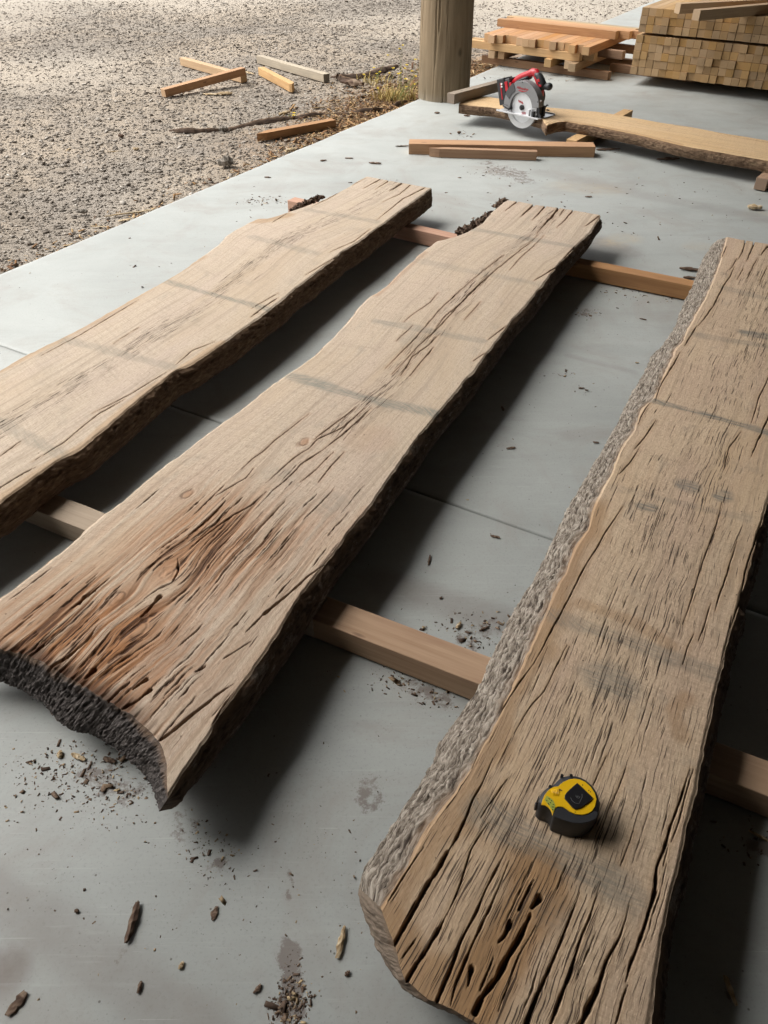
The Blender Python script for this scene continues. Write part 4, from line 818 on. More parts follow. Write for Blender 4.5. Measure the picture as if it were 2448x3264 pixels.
batten((1010, 1979), (2320, 2488), 0.0545, B_brt, 'tan bearer under the near ends, between middle and right slabs', grow=(0.02, 0.9), wd=0.062, name='timber_bearer', cat='bearer', group='bearers under the slabs')
batten(Z1([(602, 335)])[0], Z1([(895, 180)])[0], 0.0545, B_tan, 'short bearer crosswise under the narrow slab just right of the saw', wd=0.055, side=-1, grow=(0, 0.02), name='timber_bearer', cat='bearer', group='bearers under the slabs')
batten(Z1([(1600, 535)])[0], Z1([(1690, 462)])[0], 0.0545, B_brn, 'brown bearer block poking out under narrow slab at the photo right edge', wd=0.05, side=-1, grow=(0, 0.45), name='timber_bearer', cat='bearer', group='bearers under the slabs')
# on the floor
batten((1303, 458), (1899, 468), 0.05, B_or, 'long orange batten on the concrete in front of the saw', wd=0.085, h=0.05)
batten((1368, 473), (1713, 484), 0.042, B_brn, 'shorter brown batten with split left end lying against the orange one', wd=0.035, h=0.041, kind=1)
batten((1449, 300), (1607, 258), 0.157, B_dul, 'grey brown batten between the round pole and the circular saw', wd=0.05, grow=(0, 0.12))
# in the yard
gzo = -0.035
batten((572, 184), (756, 235), 0.016, B_tan, 'tan knotty offcut on gravel underneath another crossing it', wd=0.05, grow=(0, 0.04))
batten((524, 286), (782, 216), 0.016, B_or, 'orange offcut resting across another one on the gravel', ztop2=0.062, wd=0.05, h=0.045)
batten((817, 177), (1031, 237), 0.016, B_gry, 'greyed straight offcut, rightmost of those lying on the gravel', wd=0.05)
batten((822, 214), (925, 268), 0.016, B_tan, 'short split offcut with a dark broken end on the gravel', wd=0.045, kind=2)
batten((823, 428), (1071, 382), 0.010, B_or, 'offcut with pointed left end on gravel close to the floor edge', wd=0.05, h=0.038, kind=1)

# ------------------------------------------------------------------ small stack of battens
A = np.array([0.687, 6.457]); j = np.array([math.cos(R(-38)), math.sin(R(-38))]); e = np.array([math.cos(R(57)), math.sin(R(57))])
def fr(a, b_): return A + j * a + e * b_
def jb(a0, a1, b_, z, label, mat=B_or, wd=0.05, h=0.0485):
    return batten(fr(a0, b_), fr(a1, b_), z, mat, label, wd=wd, h=h, world=True, group='battens of the small loose stack')
def eb(a, b0, b1, z, label, mat=B_or, wd=0.05, h=0.0485):
    return batten(fr(a, b0), fr(a, b1), z, mat, label, wd=wd, h=h, world=True, side=-1, group='battens of the small loose stack')
jb(-0.0, 1.0, 0.05, 0.05, 'lowest shaded batten of small stack, lying on the concrete at its front', B_brn)
jb(-0.05, 1.05, 0.55, 0.05, 'lowest batten at the back of the small stack', B_brn)
jb(0.9, 1.5, 0.34, 0.05, 'reddish batten on the floor reaching from small stack to the big one', B_brn)
for i, (a, b0) in enumerate(((0.09, -0.02), (0.16, 0.0), (0.56, -0.06), (0.70, -0.03), (0.76, -0.10))):
    eb(a, b0, 0.75, 0.1, 'batten end under the small stack, %s of five from the left' % ['first', 'second', 'third', 'fourth', 'fifth'][i], B_tan if i != 1 else B_or)
jb(-0.12, 0.80, -0.02, 0.15, 'long crosswise batten below the row of the small stack, frontmost', B_tan)
jb(-0.10, 0.88, 0.05, 0.15, 'crosswise batten just behind the frontmost one under the row', B_tan)
jb(0.1, 1.02, 0.22, 0.15, 'crosswise batten in the middle of the small stack, end poking right', B_brn)
jb(0.15, 1.06, 0.46, 0.15, 'crosswise batten at the back of the small stack, end poking right', B_brn)
ords = ['first', 'second', 'third', 'fourth', 'fifth', 'sixth', 'seventh', 'eighth', 'ninth', 'tenth', 'eleventh', 'twelfth', 'thirteenth', 'fourteenth', 'fifteenth', 'sixteenth', 'seventeenth', 'eighteenth', 'nineteenth', 'twentieth', 'twenty-first', 'twenty-second', 'twenty-third', 'twenty-fourth']
rg = random.Random(4)
for i in range(16):
    a = 0.045 + i * 0.0525
    eb(a, [0.0, -0.05][i % 2] * (i < 3) - 0.018 * (i > 4) + rg.uniform(-0.03, 0.02) - (0.05 if i in (13, 15) else 0), 0.74 + rg.uniform(-0.03, 0.03), 0.2, 'orange batten in the flat row of the small stack, %s from the left' % ords[i], B_or, wd=0.0505)
for i, (a0, a1, mt) in enumerate(((-0.02, 0.92, B_or), (0.02, 1.0, B_or), (0.05, 1.08, B_or), (-0.02, 1.0, B_tan), (0.0, 1.06, B_gry))):
    jb(a0, a1, 0.30 + i * 0.052, 0.249, 'batten lying on top across the small stack, %s from the front' % ords[i], mt)

# ------------------------------------------------------------------ big stack of battens
BO = P(2007, 236, 0.06)[:2]; bj = np.array([math.cos(R(-34.5)), math.sin(R(-34.5))]); be = np.array([math.cos(R(58)), math.sin(R(58))])
CW, CH = 0.0462, 0.0445
proto = batten_mesh(1.9, CW - 0.0018, CH - 0.0012).build('timber_batten', B_yel, None, bevel=0.0012); first = True
rg = random.Random(11); rows = []
for r_ in range(5): rows.append((0.062 + r_ * CH, 'lower', 5 - r_))
for r_ in range(3): rows.append((0.062 + 5 * CH + 0.014 + r_ * CH, 'upper', 3 - r_))
offu = 0.0
az_b = math.atan2(be[1], be[0])
cwj = CW / math.sin(az_b - math.atan2(bj[1], bj[0]))
for z0, tier, rn in rows:
    for c in range(22):
        o = proto if first else proto.copy()
        if not first: COL.objects.link(o)
        first = False
        p = BO + bj * (c * cwj + (0.004 if tier == 'upper' else 0)) + be * (rg.gauss(0, 0.0045) + (0.010 if rg.random() < 0.06 else 0))
        o.location = (p[0] + be[1] * CW * 0, p[1], z0 + rg.uniform(0, 0.0004)); o.rotation_euler = (0, 0, az_b)
        # batten's own y runs to the left of its axis, so shift one width right
        o.location.x += be[1] * CW; o.location.y -= be[0] * CW
        tag(o, 'square batten end in big stack, %s tier, %s row down, %s from the left' % (tier, ords[rn - 1], ords[c]), 'batten', 'battens of the big square stack')
for i, b_ in enumerate((0.38, 1.0, 1.6)):
    p0 = BO + be * b_; p1 = p0 + bj * 1.15
    batten(p0 + bj * 0.05, p1, 0.0615, B_brn, 'shaded bearer under the big stack, %s from its front' % ords[i], wd=0.06, h=0.061, world=True, name='timber_bearer', cat='bearer', group='bearers under the big stack')
    batten(p0 + bj * 0.01, p1, 0.0618 + 5 * CH + 0.0135, B_brn, 'thin spacer strip between the tiers of the big stack, %s from its front' % ords[i], wd=0.05, h=0.0128, world=True, name='spacer_strip', cat='spacer', group='spacer strips in the big stack')
zt = 0.062 + 8 * CH + 0.0142 + 0.052
batten((2171, 12), (2448, -2), zt, B_tan, 'loose batten on top of the big stack, farther of two', wd=0.052, h=0.052, grow=(0, 0.5))
batten((2234, 33), (2448, 14), zt, B_tan, 'loose batten on top of the big stack, nearer of two', wd=0.055, h=0.052, grow=(0, 0.5))

# ------------------------------------------------------------------ pole
n = N('weathered_pole'); g = n.attr('grain')
a = n.noise(n.map(g, (28, 1.6, 1)), 1, 6, 0.65, 0.4); b_ = n.noise(n.map(g, (150, 5, 1)), 1, 4, 0.6); big = n.noise(n.map(g, (3, 2, 1)), 1, 4, 0.6, 0.5)
col = n.mix(n.mr(a, 0.3, 0.7), (0.185, 0.135, 0.082), (0.31, 0.238, 0.155)); col = n.mix(n.mr(big, 0.45, 0.7, 0, 0.7), col, (0.16, 0.13, 0.085))
ck = n.noise(n.map(g, (60, 2.2, 1), (3, 0, 0)), 1, 3, 0.5, 0.2)
kn = n.vor(n.map(g, (7, 4, 1)), 1)
col = n.mix(n.mr(kn, 0.12, 0.05, 0, 0.6), col, (0.06, 0.045, 0.03)); col = n.mix(n.mr(ck, 0.68, 0.72, 0, 0.8), col, (0.04, 0.03, 0.02)); col = n.mix(n.mr(n.sep(g)[1], 0.05, 0.0, 0, 0.35), col, (0.32, 0.3, 0.25))
n.P(Base_Color=col, Roughness=0.9); n.p.inputs['Specular IOR Level'].default_value = 0.2
n.bump(n.math('SUBTRACT', n.math('ADD', a, n.math('MULTIPLY', b_, 0.5)), n.mr(ck, 0.64, 0.72, 0, 1.2)), 0.9, 0.005); M_pole = n.m
nu, nz_ = 240, 330
th, zz = np.meshgrid(np.linspace(0, 2 * np.pi, nu + 1), np.linspace(0, 3.5, nz_), indexing='ij')
rad = 0.1585 - 0.016 * np.clip(zz, 0, 3) / 1.2 * 0.6 + 0.002 * fbm(np.cos(th) * 3, zz * 2 + np.sin(th) * 3, o=3, seed=2)
ckz = fbm(np.minimum(th, 2 * np.pi - 1e-6) * 16, zz * 2.0, o=2, seed=77); rad = rad - 0.007 * ss(0.38, 0.5, ckz)
V = np.stack([np.cos(th) * rad, np.sin(th) * rad, zz], -1); V[-1] = V[0]
me = mesh_np('pole', V.reshape(-1, 3), gridF(nu + 1, nz_)[:, ::-1], {'grain': ('FLOAT_VECTOR', np.stack([th * 0.157, zz, 0 * zz], -1).reshape(-1, 3))})
o = link('round_pole', me, M_pole, None, True); o.location = (0.372, 5.40, 0.0); tag(o, 'thick round weathered timber pole standing at the floor edge', 'pole')

# ------------------------------------------------------------------ weeds
M_stem = plain('dry_grass', (0.40, 0.30, 0.10), 0.8); M_green = plain('weed_green', (0.16, 0.20, 0.05), 0.7); M_flow = plain('yellow_petal', (0.80, 0.60, 0.03), 0.6)
def stemline(m, a, b_, bend, r0):
    a = Vector(a); b_ = Vector(b_); pts = []
    for k in range(6):
        t = k / 5; pts.append(a.lerp(b_, t) + Vector(bend) * math.sin(math.pi * t))
    m.tube(pts, [r0 * (1 - 0.6 * k / 5) for k in range(6)], 4)
fl = Z(1000, 0, 2.37, [(705, 495), (688, 520), (652, 555), (650, 372), (672, 345), (766, 453), (740, 540), (770, 580), (810, 510), (825, 468), (850, 565), (570, 556), (600, 518), (700, 660), (485, 670), (640, 560), (695, 600), (765, 640)])
fl2 = Z(1000, 0, 2.37, [(475, 560), (455, 515), (360, 680), (380, 566), (500, 545), (562, 420)])
fl3 = Z(0, 0, 1.3554, [(1270, 490), (1268, 500)])
rg = random.Random(8)
def weed(basepx, flowers, label, nleaf, hl, nb=14):
    c = P(*basepx, -0.03); root = empty('flowering_weed', c); tag(root, label, 'weed', 'yellow flowering weeds beside the pole')
    ms, ml, mf = MB(), MB(), MB()
    for f in flowers:
        wy = c[1] + rg.uniform(-0.12, 0.10); p = PY(*f, wy) - c
        bs = (p[0] * 0.35 + rg.uniform(-0.06, 0.06), p[1] * 0.5 + rg.uniform(-0.04, 0.04), 0)
        stemline(ms, bs, p, (rg.uniform(-0.02, 0.02), rg.uniform(-0.02, 0.02), 0.01), 0.0016)
        for k in range(5):
            a_ = k * 1.257 + rg.random(); R_ = 0.008
            q = [Vector(p), Vector(p) + Vector((math.cos(a_ - .5) * R_, math.sin(a_ - .5) * R_, 0.003)), Vector(p) + Vector((math.cos(a_) * R_ * 1.5, math.sin(a_) * R_ * 1.5, 0.005)), Vector(p) + Vector((math.cos(a_ + .5) * R_, math.sin(a_ + .5) * R_, 0.003))]
            mf.add(q, [(0, 1, 2, 3)]); 
        mf.box(Vector(p) + Vector((0, 0, 0.003)), (0.007, 0.007, 0.006))
    for k in range(nleaf):
        a_ = rg.uniform(0, 6.28); L = rg.uniform(0.4, 1.0) * hl; b0 = Vector((rg.gauss(0, 0.07), rg.gauss(0, 0.06), 0))
        tip = b0 + Vector((math.cos(a_) * L * 0.6, math.sin(a_) * L * 0.6, L * rg.uniform(0.4, 1)))
        d = Vector((-math.sin(a_), math.cos(a_), 0)) * rg.uniform(0.001, 0.0028); mid = b0.lerp(tip, 0.5) + Vector((0, 0, L * 0.15))
        ml.add([b0 - d, b0 + d, mid + d, tip, mid - d], [(0, 1, 2, 3, 4)])
    ms.build('stem', M_green, root); ml.build('leaf_tuft', M_stem, root); mf.build('flower', M_flow, root)
weed((1262, 318), fl, 'taller weed with many yellow flowers close against the pole', 260, 0.11)
weed((1190, 262), fl2, 'sprawling weed with few yellow flowers left of the pole', 80, 0.07)
weed((938, 372), fl3, 'tiny yellow sprig beside the long bark strip on gravel', 14, 0.04)

# ------------------------------------------------------------------ chips, bark strips, clods
def chip(px, L, W, H, az, mat, name, label, cat, z=None, seed=0, group=None, bend=0.0, segs=7):
    """irregular splinter: ragged cross sections along its length"""
    rg = random.Random(seed + int(px[0]) * 3); c = P(px[0], px[1], 0.0 if z is None else z); vs = []; k = 7
    for i in range(segs + 1):
        t = i / segs; tp = (0.35 + 0.65 * math.sin(math.pi * min(max(t, 0.05), 0.95)) ** 0.6) * rg.uniform(0.75, 1.15)
        for q in range(k):
            a = 2 * math.pi * q / k; jx = rg.uniform(-0.3, 0.3) * L / segs
            y = math.cos(a) * W / 2 * tp * rg.uniform(0.7, 1.2); zz_ = max(0, H / 2 + math.sin(a) * H / 2 * tp * rg.uniform(0.6, 1.25))
            vs.append((L * (t - 0.5) + jx, y + bend * math.sin(math.pi * t), zz_ + 0.0003))
    fs = [(i * k + q, i * k + (q + 1) % k, (i + 1) * k + (q + 1) % k, (i + 1) * k + q) for i in range(segs) for q in range(k)] + [tuple(range(k))[::-1], tuple(range(segs * k, segs * k + k))]
    m = MB(); m.add(vs, fs); o = m.build(name, mat); me = o.data
    a = me.attributes.new('tone', 'FLOAT', 'POINT'); a.data.foreach_set('value', np.array([rg.uniform(0.1, 1) for _ in me.vertices], np.float32))
    o.location = c; o.rotation_euler = (0, 0, R(az)); tag(o, label, cat, group); return o
GD = gzo
CH_ = [((424, 2942), .052, .012, .009, 88, M_chipd, 'bark_chip', 'largest upright bark chip on the concrete at lower left', 'bark chip'),
 ((1088, 3005), .040, .010, .006, 78, M_chipp, 'wood_splinter', 'frayed splinter on the floor left of the right slab near end', 'splinter'),
 ((55, 3202), .030, .014, .005, 60, M_chipd, 'bark_chip', 'curled reddish flake in the lower left corner of the floor', 'bark chip'),
 ((684, 2913), .018, .009, .003, 80, M_chipd, 'bark_chip', 'flat brown flake on the floor between upright chip and right slab', 'bark chip'),
 ((446, 3149), .014, .006, .005, 85, M_chipd, 'bark_chip', 'small dark chip straight below the largest upright chip', 'bark chip'),
 ((821, 3154), .013, .006, .004, 50, M_chipd, 'bark_chip', 'small striped chip just left of the reddish sawdust heap', 'bark chip'),
 ((579, 3079), .010, .006, .004, 70, M_chipp, 'wood_splinter', 'tiny pale flake near the bottom centre left floor', 'splinter'),
 ((246, 2906), .006, .006, .005, 0, M_chipd, 'bark_chip', 'round dark crumb left of the largest upright chip', 'bark chip'),
 ((1107, 3105), .008, .006, .004, 40, M_chipd, 'bark_chip', 'reddish crumb below the frayed splinter', 'bark chip'),
 ((192, 2408), .014, .009, .006, 100, M_chipp, 'wood_splinter', 'pale curled flake in debris under middle slab, left one', 'splinter'),
 ((250, 2415), .028, .010, .005, -25, M_chipp, 'wood_splinter', 'pale frayed flake in debris under middle slab, right one', 'splinter'),
 ((350, 2425), .022, .010, .004, -20, M_chipd, 'wood_splinter', 'grey brown flake at the right end of debris under middle slab', 'splinter'),
 ((1368, 1788), .030, .006, .005, 80, M_chipd, 'wood_splinter', 'dark stick upright on floor between middle and right slabs', 'splinter'),
 ((1578, 1713), .020, .008, .005, -20, M_chipd, 'bark_chip', 'brown chip between slabs close to the pale bark edge', 'bark chip'),
 ((1461, 1997), .018, .008, .006, 60, M_chipp, 'wood_splinter', 'pale grey chip upright on floor behind tan bearer', 'splinter'),
 ((1350, 2003), .006, .006, .006, 0, M_chipp, 'pebble', 'small white pebble just behind the tan bearer', 'pebble'),
 ((1541, 2006), .020, .006, .004, 30, M_chipd, 'wood_splinter', 'forked dark twig right of the pale grey chip', 'splinter'),
 ((1628, 1430), .022, .008, .004, 10, M_chipd, 'bark_chip', 'grey brown chip midway along the floor between slabs', 'bark chip'),
 ((1602, 1305), .020, .008, .005, 100, M_chipd, 'bark_chip', 'thin dark chip nearest the middle slab shadow', 'bark chip'),
 ((1899, 1412), .014, .008, .004, -10, M_chipd, 'bark_chip', 'reddish chip beside the pale bark edge halfway up', 'bark chip'),
 ((1853, 1239), .016, .007, .004, 0, M_chipd, 'bark_chip', 'reddish chip right of a trail of crumbs between slabs', 'bark chip'),
 ((2049, 1019), .022, .006, .004, -30, M_chipd, 'wood_splinter', 'small dark splinter below the orange bearer', 'splinter'),
 ((2030, 1158), .010, .008, .004, 0, M_chipp, 'pebble', 'tiny white flake left of the pale bark edge', 'pebble'),
 ((2205, 864), .085, .020, .012, -18, M_chipd, 'bark_chip', 'long dark bark piece behind the orange bearer at right slab', 'bark chip'),
 ((2200, 889), .05, .014, .01, -8, M_chipd, 'bark_chip', 'reddish bark piece touching the orange bearer at right slab', 'bark chip'),
 ((1195, 523), .060, .018, .010, -10, M_chipd, 'bark_chip', 'large dark bark chip on floor beyond the left slab', 'bark chip'),
 ((853, 567), .030, .012, .006, -8, M_chipd, 'bark_chip', 'oval dark chip on the floor near the gravel edge', 'bark chip'),
 ((1031, 514), .030, .014, .008, 15, M_chipd, 'bark_chip', 'small chip left of the large dark bark chip', 'bark chip'),
 ((1113, 506), .040, .012, .006, -5, M_chipd, 'bark_chip', 'thin chip touching the battens side, beside the large dark chip', 'bark chip'),
 ((2128, 511), .110, .014, .014, 5, M_chipd, 'twig', 'dark twig on the floor in front of the narrow slab', 'twig'),
 ((1940, 478), .120, .030, .008, 10, M_chipd, 'bark_chip', 'heap of shredded bark at right end of orange batten', 'bark chip'),
 ((2404, 668), .055, .04, .022, -10, M_chipp, 'stone', 'pale block of rubble on floor near the right border', 'stone'),
 ((1875, 629), .03, .012, .006, 0, M_chipd, 'bark_chip', 'tan crumb behind the far end of middle slab', 'bark chip'),
 ((1283, 468), .07, .012, .008, 5, M_chipg, 'wood_splinter', 'grey splinter left of the long orange batten', 'splinter'),
 ((1463, 427), .022, .02, .016, 0, M_chipd, 'bark_chip', 'biggest dark crumb behind the orange batten', 'bark chip'),
 ((1393, 362), .03, .018, .01, 0, M_chipd, 'bark_chip', 'brown crumb in front of the round pole', 'bark chip'),
 ((1488, 371), .035, .012, .01, -20, M_chipd, 'bark_chip', 'dark crumb under the left end of the narrow slab', 'bark chip'),
 ((2326, 3159), .034, .008, .006, 95, M_chipp, 'wood_splinter', 'straw coloured splinter on floor right of right slab', 'splinter'),
 ((2420, 2668), .030, .006, .004, -35, M_chipp, 'wood_splinter', 'straw splinter on floor below tan bearer at right border', 'splinter')]
CG_ = [((721, 533), .075, .06, .05, 10, M_chipg, 'earth_clod', 'dark clod of earth at the floor edge left of slabs', 'clod'),
 ((590, 288), .06, .035, .03, -30, M_chipg, 'stone', 'pale stone against the crossing orange offcut', 'stone'),
 ((716, 303), .10, .05, .02, 15, M_chipp, 'wood_splinter', 'pale triangular chip on gravel right of the crossing offcuts', 'splinter'),
 ((795, 235), .12, .03, .012, -50, M_chipp, 'wood_splinter', 'thin pale sliver between crossed offcuts and split offcut', 'splinter'),
 ((670, 302), .10, .04, .008, -5, M_chipp, 'wood_splinter', 'flat tan sliver below the crossing offcuts', 'splinter'),
 ((907, 365), .09, .03, .02, 50, M_chipp, 'wood_splinter', 'pale curled shaving behind the long bark strip', 'splinter'),
 ((412, 683), .20, .014, .010, 24, M_chipp, 'twig', 'thin tan stick on gravel beside the floor edge', 'twig'),
 ((398, 703), .05, .02, .006, 30, M_chipp, 'wood_splinter', 'pale flake just below the thin tan stick', 'splinter'),
 ((318, 724), .08, .008, .005, -8, M_chipp, 'twig', 'short pale twig left of and below the tan stick', 'twig'),
 ((262, 682), .045, .035, .022, 0, M_chipg, 'earth_clod', 'brown clod left of the thin tan stick', 'clod'),
 ((387, 440), .030, .025, .022, 0, M_chipd, 'stone', 'dark stone left of the long bark strip', 'stone'),
 ((434, 480), .03, .03, .018, 0, M_chipp, 'stone', 'round pale stone below the left end of bark strip', 'stone'),
 ((365, 485), .07, .008, .006, 15, M_chipp, 'twig', 'pale twig left of the round pale stone', 'twig'),
 ((218, 478), .05, .014, .006, 80, M_chipp, 'wood_splinter', 'upright pale flake at far left of the gravel', 'splinter'),
 ((714, 421), .05, .04, .034, 0, M_chipg, 'earth_clod', 'clod sitting on the long dark bark strip', 'clod'),
 ((1158, 310), .04, .02, .018, 40, M_chipg, 'stone', 'light grey stone left of the weeds', 'stone'),
 ((1122, 277), .17, .07, .05, -25, M_chipd, 'wood_chunk', 'short reddish bark chunk on gravel left of the weeds', 'wood chunk'),
 ((930, 484), .05, .03, .022, 20, M_chipp, 'stone', 'pale stone at the floor edge in front of pointed offcut', 'stone')]
for i, a in enumerate(CH_): chip(*a, seed=i)
for i, a in enumerate(CG_): chip(*a, z=GD, seed=i + 50)
M_strip = bark_mat('strip_bark', [(0.2, (0.02, 0.013, 0.01)), (0.45, (0.06, 0.04, 0.03)), (0.7, (0.13, 0.09, 0.06))], 0.2, (0.2, 0.15, 0.1))
def strip(px, wd, label, hgt=0.018, seed=0):
    q = [P(a, b__, GD) for a, b__ in px]; r, L = resample([v[:2] for v in q], max(20, int(len(q) * 25)), 6); nr = normals(r); n = len(r); u = np.linspace(0, L, n)
    w0 = wd * (0.55 + 0.45 * np.sin(np.pi * np.linspace(0.06, 0.97, n)) ** 0.5 + 0.35 * vn(u * 14, 0 * u, seed=seed)); m = 9; c = r.mean(0)
    k = np.linspace(-1, 1, m)[None]; arch = (1 - k ** 2)
    XYs = r[:, None] + nr[:, None] * (k * w0[:, None] / 2 + 0.006 * fbm(u * 50, 0 * u, o=2, seed=seed)[:, None])[..., None]
    H = GD + 0.002 + hgt * arch * (0.8 + 0.5 * vn(u * 9, 0 * u, seed=seed + 2))[:, None] + 0.004 * fbm(u[:, None] * 40, k * 3, o=3, seed=seed) + 0.012 * (vn(u * 5, 0 * u, seed=seed + 4) > 0.2)[:, None] * 0.5
    V = np.dstack([XYs - c, H - GD]).reshape(-1, 3)
    me = mesh_np('bark_strip', V, gridF(n, m), {'grain': ('FLOAT_VECTOR', np.dstack([u[:, None] + 0 * k, k * wd + 0 * u[:, None], 0 * k + 0 * u[:, None]]).reshape(-1, 3)), 'cav': ('FLOAT', 0.5 + 0.4 * fbm(u[:, None] * 30, k * 4, o=2, seed=seed).ravel())})
    o = link('bark_strip', me, M_strip, None, True); o.location = (c[0], c[1], GD); tag(o, label, 'bark strip'); return o
strip([(542, 422), (620, 425), (708, 419), (800, 398), (944, 376), (1050, 366), (1224, 354)], 0.045, 'longest dark bark strip on gravel behind the pointed offcut', seed=1)
strip([(1190, 360), (1240, 350), (1295, 333)], 0.025, 'dark bark strip hugging the floor edge left of the pole', 0.022, seed=2)
strip([(1076, 257), (1130, 248), (1180, 240), (1230, 222), (1266, 212)], 0.07, 'broad dark bark strip on gravel behind the weeds', 0.03, seed=3)
strip([(1060, 250), (1100, 262), (1150, 268)], 0.03, 'dark bark strip crossing the left end of the broad one', 0.03, seed=4)
strip([(1175, 256), (1215, 250), (1250, 247)], 0.05, 'short bark strip among the litter left of pole', 0.03, seed=5)

# ------------------------------------------------------------------ circular saw
SO = P(1581, 353, 0.105); SE_ = P(1714, 383, 0.105); sdir = SE_ - SO; saz = math.atan2(sdir[1], sdir[0])
saw = empty('circular_saw', tuple(SO), saz); tag(saw, 'red and black cordless circular saw with grey guard on the narrow slab', 'circular saw')
m_red = plain('red_plastic', (0.42, 0.012, 0.02), 0.38); m_blk = plain('black_rubber', (0.02, 0.02, 0.022), 0.5); m_gry = plain('cast_grey', (0.22, 0.22, 0.225), 0.45, 0.35); m_alu = plain('bright_alloy', (0.62, 0.62, 0.63), 0.35, 0.6)
m_bld = plain('steel_blade', (0.66, 0.67, 0.68), 0.42, 0.45); m_dgr = plain('dark_grey_plastic', (0.06, 0.06, 0.062), 0.5); m_lab = plain('label_white', (0.7, 0.7, 0.68), 0.5)
def arc(cx, cz, r, a0, a1, n): return [(cx + r * math.cos(R(a0 + (a1 - a0) * i / n)), cz + r * math.sin(R(a0 + (a1 - a0) * i / n))) for i in range(n + 1)]
bx, bz, by = 0.150, 0.035, 0.028        # blade centre in saw space, y to the far side
m = MB(); m.box((0.139, 0.075, 0.0015), (0.278, 0.148, 0.003)); m.box((0.139, 0.002, 0.004), (0.276, 0.003, 0.008)); m.box((0.139, 0.148, 0.004), (0.276, 0.003, 0.008)); m.build('base_plate', m_alu, saw, 0.0008)
m = MB(); m.prism(arc(bx, bz, 0.092, 0, 360, 64)[:-1], by, by + 0.0022, 'y'); bl = m.build('blade', m_bld, saw)
m = MB()
for k in range(5): m.box((bx - 0.026 + k * 0.0065, by - 0.0006, bz + 0.026 - k * 0.001), (0.0028, 0.0012, 0.013), Matrix.Rotation(R(-35), 3, 'Y'))
for k in range(4): m.box((bx + 0.004 + k * 0.0065, by - 0.0006, bz - 0.026 + k * 0.001), (0.0028, 0.0012, 0.012), Matrix.Rotation(R(-20), 3, 'Y'))
m.build('blade_print', m_red, bl)
m = MB(); m.prism(arc(bx, bz, 0.013, 0, 360, 20)[:-1], by - 0.008, by, 'y'); m.prism(arc(bx, bz, 0.0065, 0, 360, 6)[:-1], by - 0.014, by - 0.008, 'y'); m.build('arbor_bolt', m_blk, bl, 0.0008)
m = MB(); m.prism(arc(bx, bz + 0.01, 0.114, 4, 196, 44) + arc(bx, bz, 0.071, 190, 8, 36), by - 0.012, by - 0.004, 'y'); m.prism(arc(bx, bz + 0.01, 0.114, 4, 196, 44) + arc(bx, bz, 0.106, 190, 8, 36), by - 0.004, by + 0.03, 'y')
m.prism(arc(bx, bz + 0.01, 0.114, 4, 196, 44), by + 0.026, by + 0.032, 'y'); ug = m.build('upper_guard', m_gry, saw, 0.0015)
m = MB(); m.prism(arc(bx, bz + 0.01, 0.1155, 122, 160, 10) + arc(bx, bz, 0.085, 160, 122, 10), by - 0.0145, by - 0.0118, 'y'); m.build('guard_cover', m_dgr, ug, 0.0008)
m = MB(); m.prism(arc(bx, bz, 0.0985, 185, 352, 40) + arc(bx, bz, 0.071, 352, 185, 36), by - 0.004, by - 0.001, 'y'); m.prism(arc(bx, bz, 0.0985, 185, 352, 40) + arc(bx, bz, 0.095, 352, 185, 36), by - 0.001, by + 0.012, 'y'); m.build('lower_guard', plain('guard_silver', (0.5, 0.5, 0.5), 0.45, 0.4), saw, 0.0006)
m = MB(); m.tube([(0.035, by - 0.012, 0.03), (0.055, by - 0.014, 0.026), (0.075, by - 0.014, 0.020), (0.088, by - 0.016, 0.028)], [0.008, 0.008, 0.008, 0.009], 8); m.build('guard_lever', m_blk, saw, smooth=True)
m = MB(); m.prism(arc(bx + 0.01, 0.075, 0.047, 0, 360, 28)[:-1], by + 0.032, by + 0.115, 'y'); m.prism(arc(bx + 0.01, 0.075, 0.040, 0, 360, 28)[:-1], by + 0.115, by + 0.125, 'y'); m.build('motor_housing', m_blk, saw, 0.003, True)
hy = by + 0.055
def sweep(m, pts, wd, k=10):
    """pts: (x, z, half thickness)"""
    pts = [Vector((p[0], 0, p[1])) for p in pts], [p[2] for p in pts]; P_, T_ = pts; vs = []
    for i, p in enumerate(P_):
        d = (P_[min(i + 1, len(P_) - 1)] - P_[max(i - 1, 0)]).normalized(); nn = Vector((-d.z, 0, d.x))
        for q in range(k):
            a = 2 * math.pi * q / k; vs.append(p + nn * math.sin(a) * T_[i] + Vector((0, math.cos(a) * wd / 2 + hy, 0)))
    nn_ = len(P_); fs = [(i * k + q, i * k + (q + 1) % k, (i + 1) * k + (q + 1) % k, (i + 1) * k + q) for i in range(nn_ - 1) for q in range(k)] + [tuple(range(k))[::-1], tuple(range((nn_ - 1) * k, nn_ * k))]
    m.add(vs, fs)
m = MB(); sweep(m, [(0.038, 0.1250, 0.016), (0.063, 0.1488, 0.017), (0.093, 0.1658, 0.017), (0.128, 0.1794, 0.017), (0.153, 0.1910, 0.020), (0.171, 0.1910, 0.021), (0.188, 0.1726, 0.020), (0.203, 0.1488, 0.019), (0.213, 0.1250, 0.019), (0.216, 0.0900, 0.018)], 0.036); m.build('handle', m_red, saw, smooth=True)
m = MB(); sweep(m, [(0.046, 0.1180, 0.010), (0.073, 0.1393, 0.012), (0.103, 0.1542, 0.012), (0.138, 0.1678, 0.011)], 0.040); m.build('handle_grip', m_blk, saw, smooth=True)
m = MB(); sweep(m, [(0.178, 0.1882, 0.012), (0.193, 0.1801, 0.018), (0.210, 0.1624, 0.020), (0.223, 0.1454, 0.020), (0.228, 0.1200, 0.016)], 0.042); m.build('motor_cap', m_blk, saw, smooth=True)
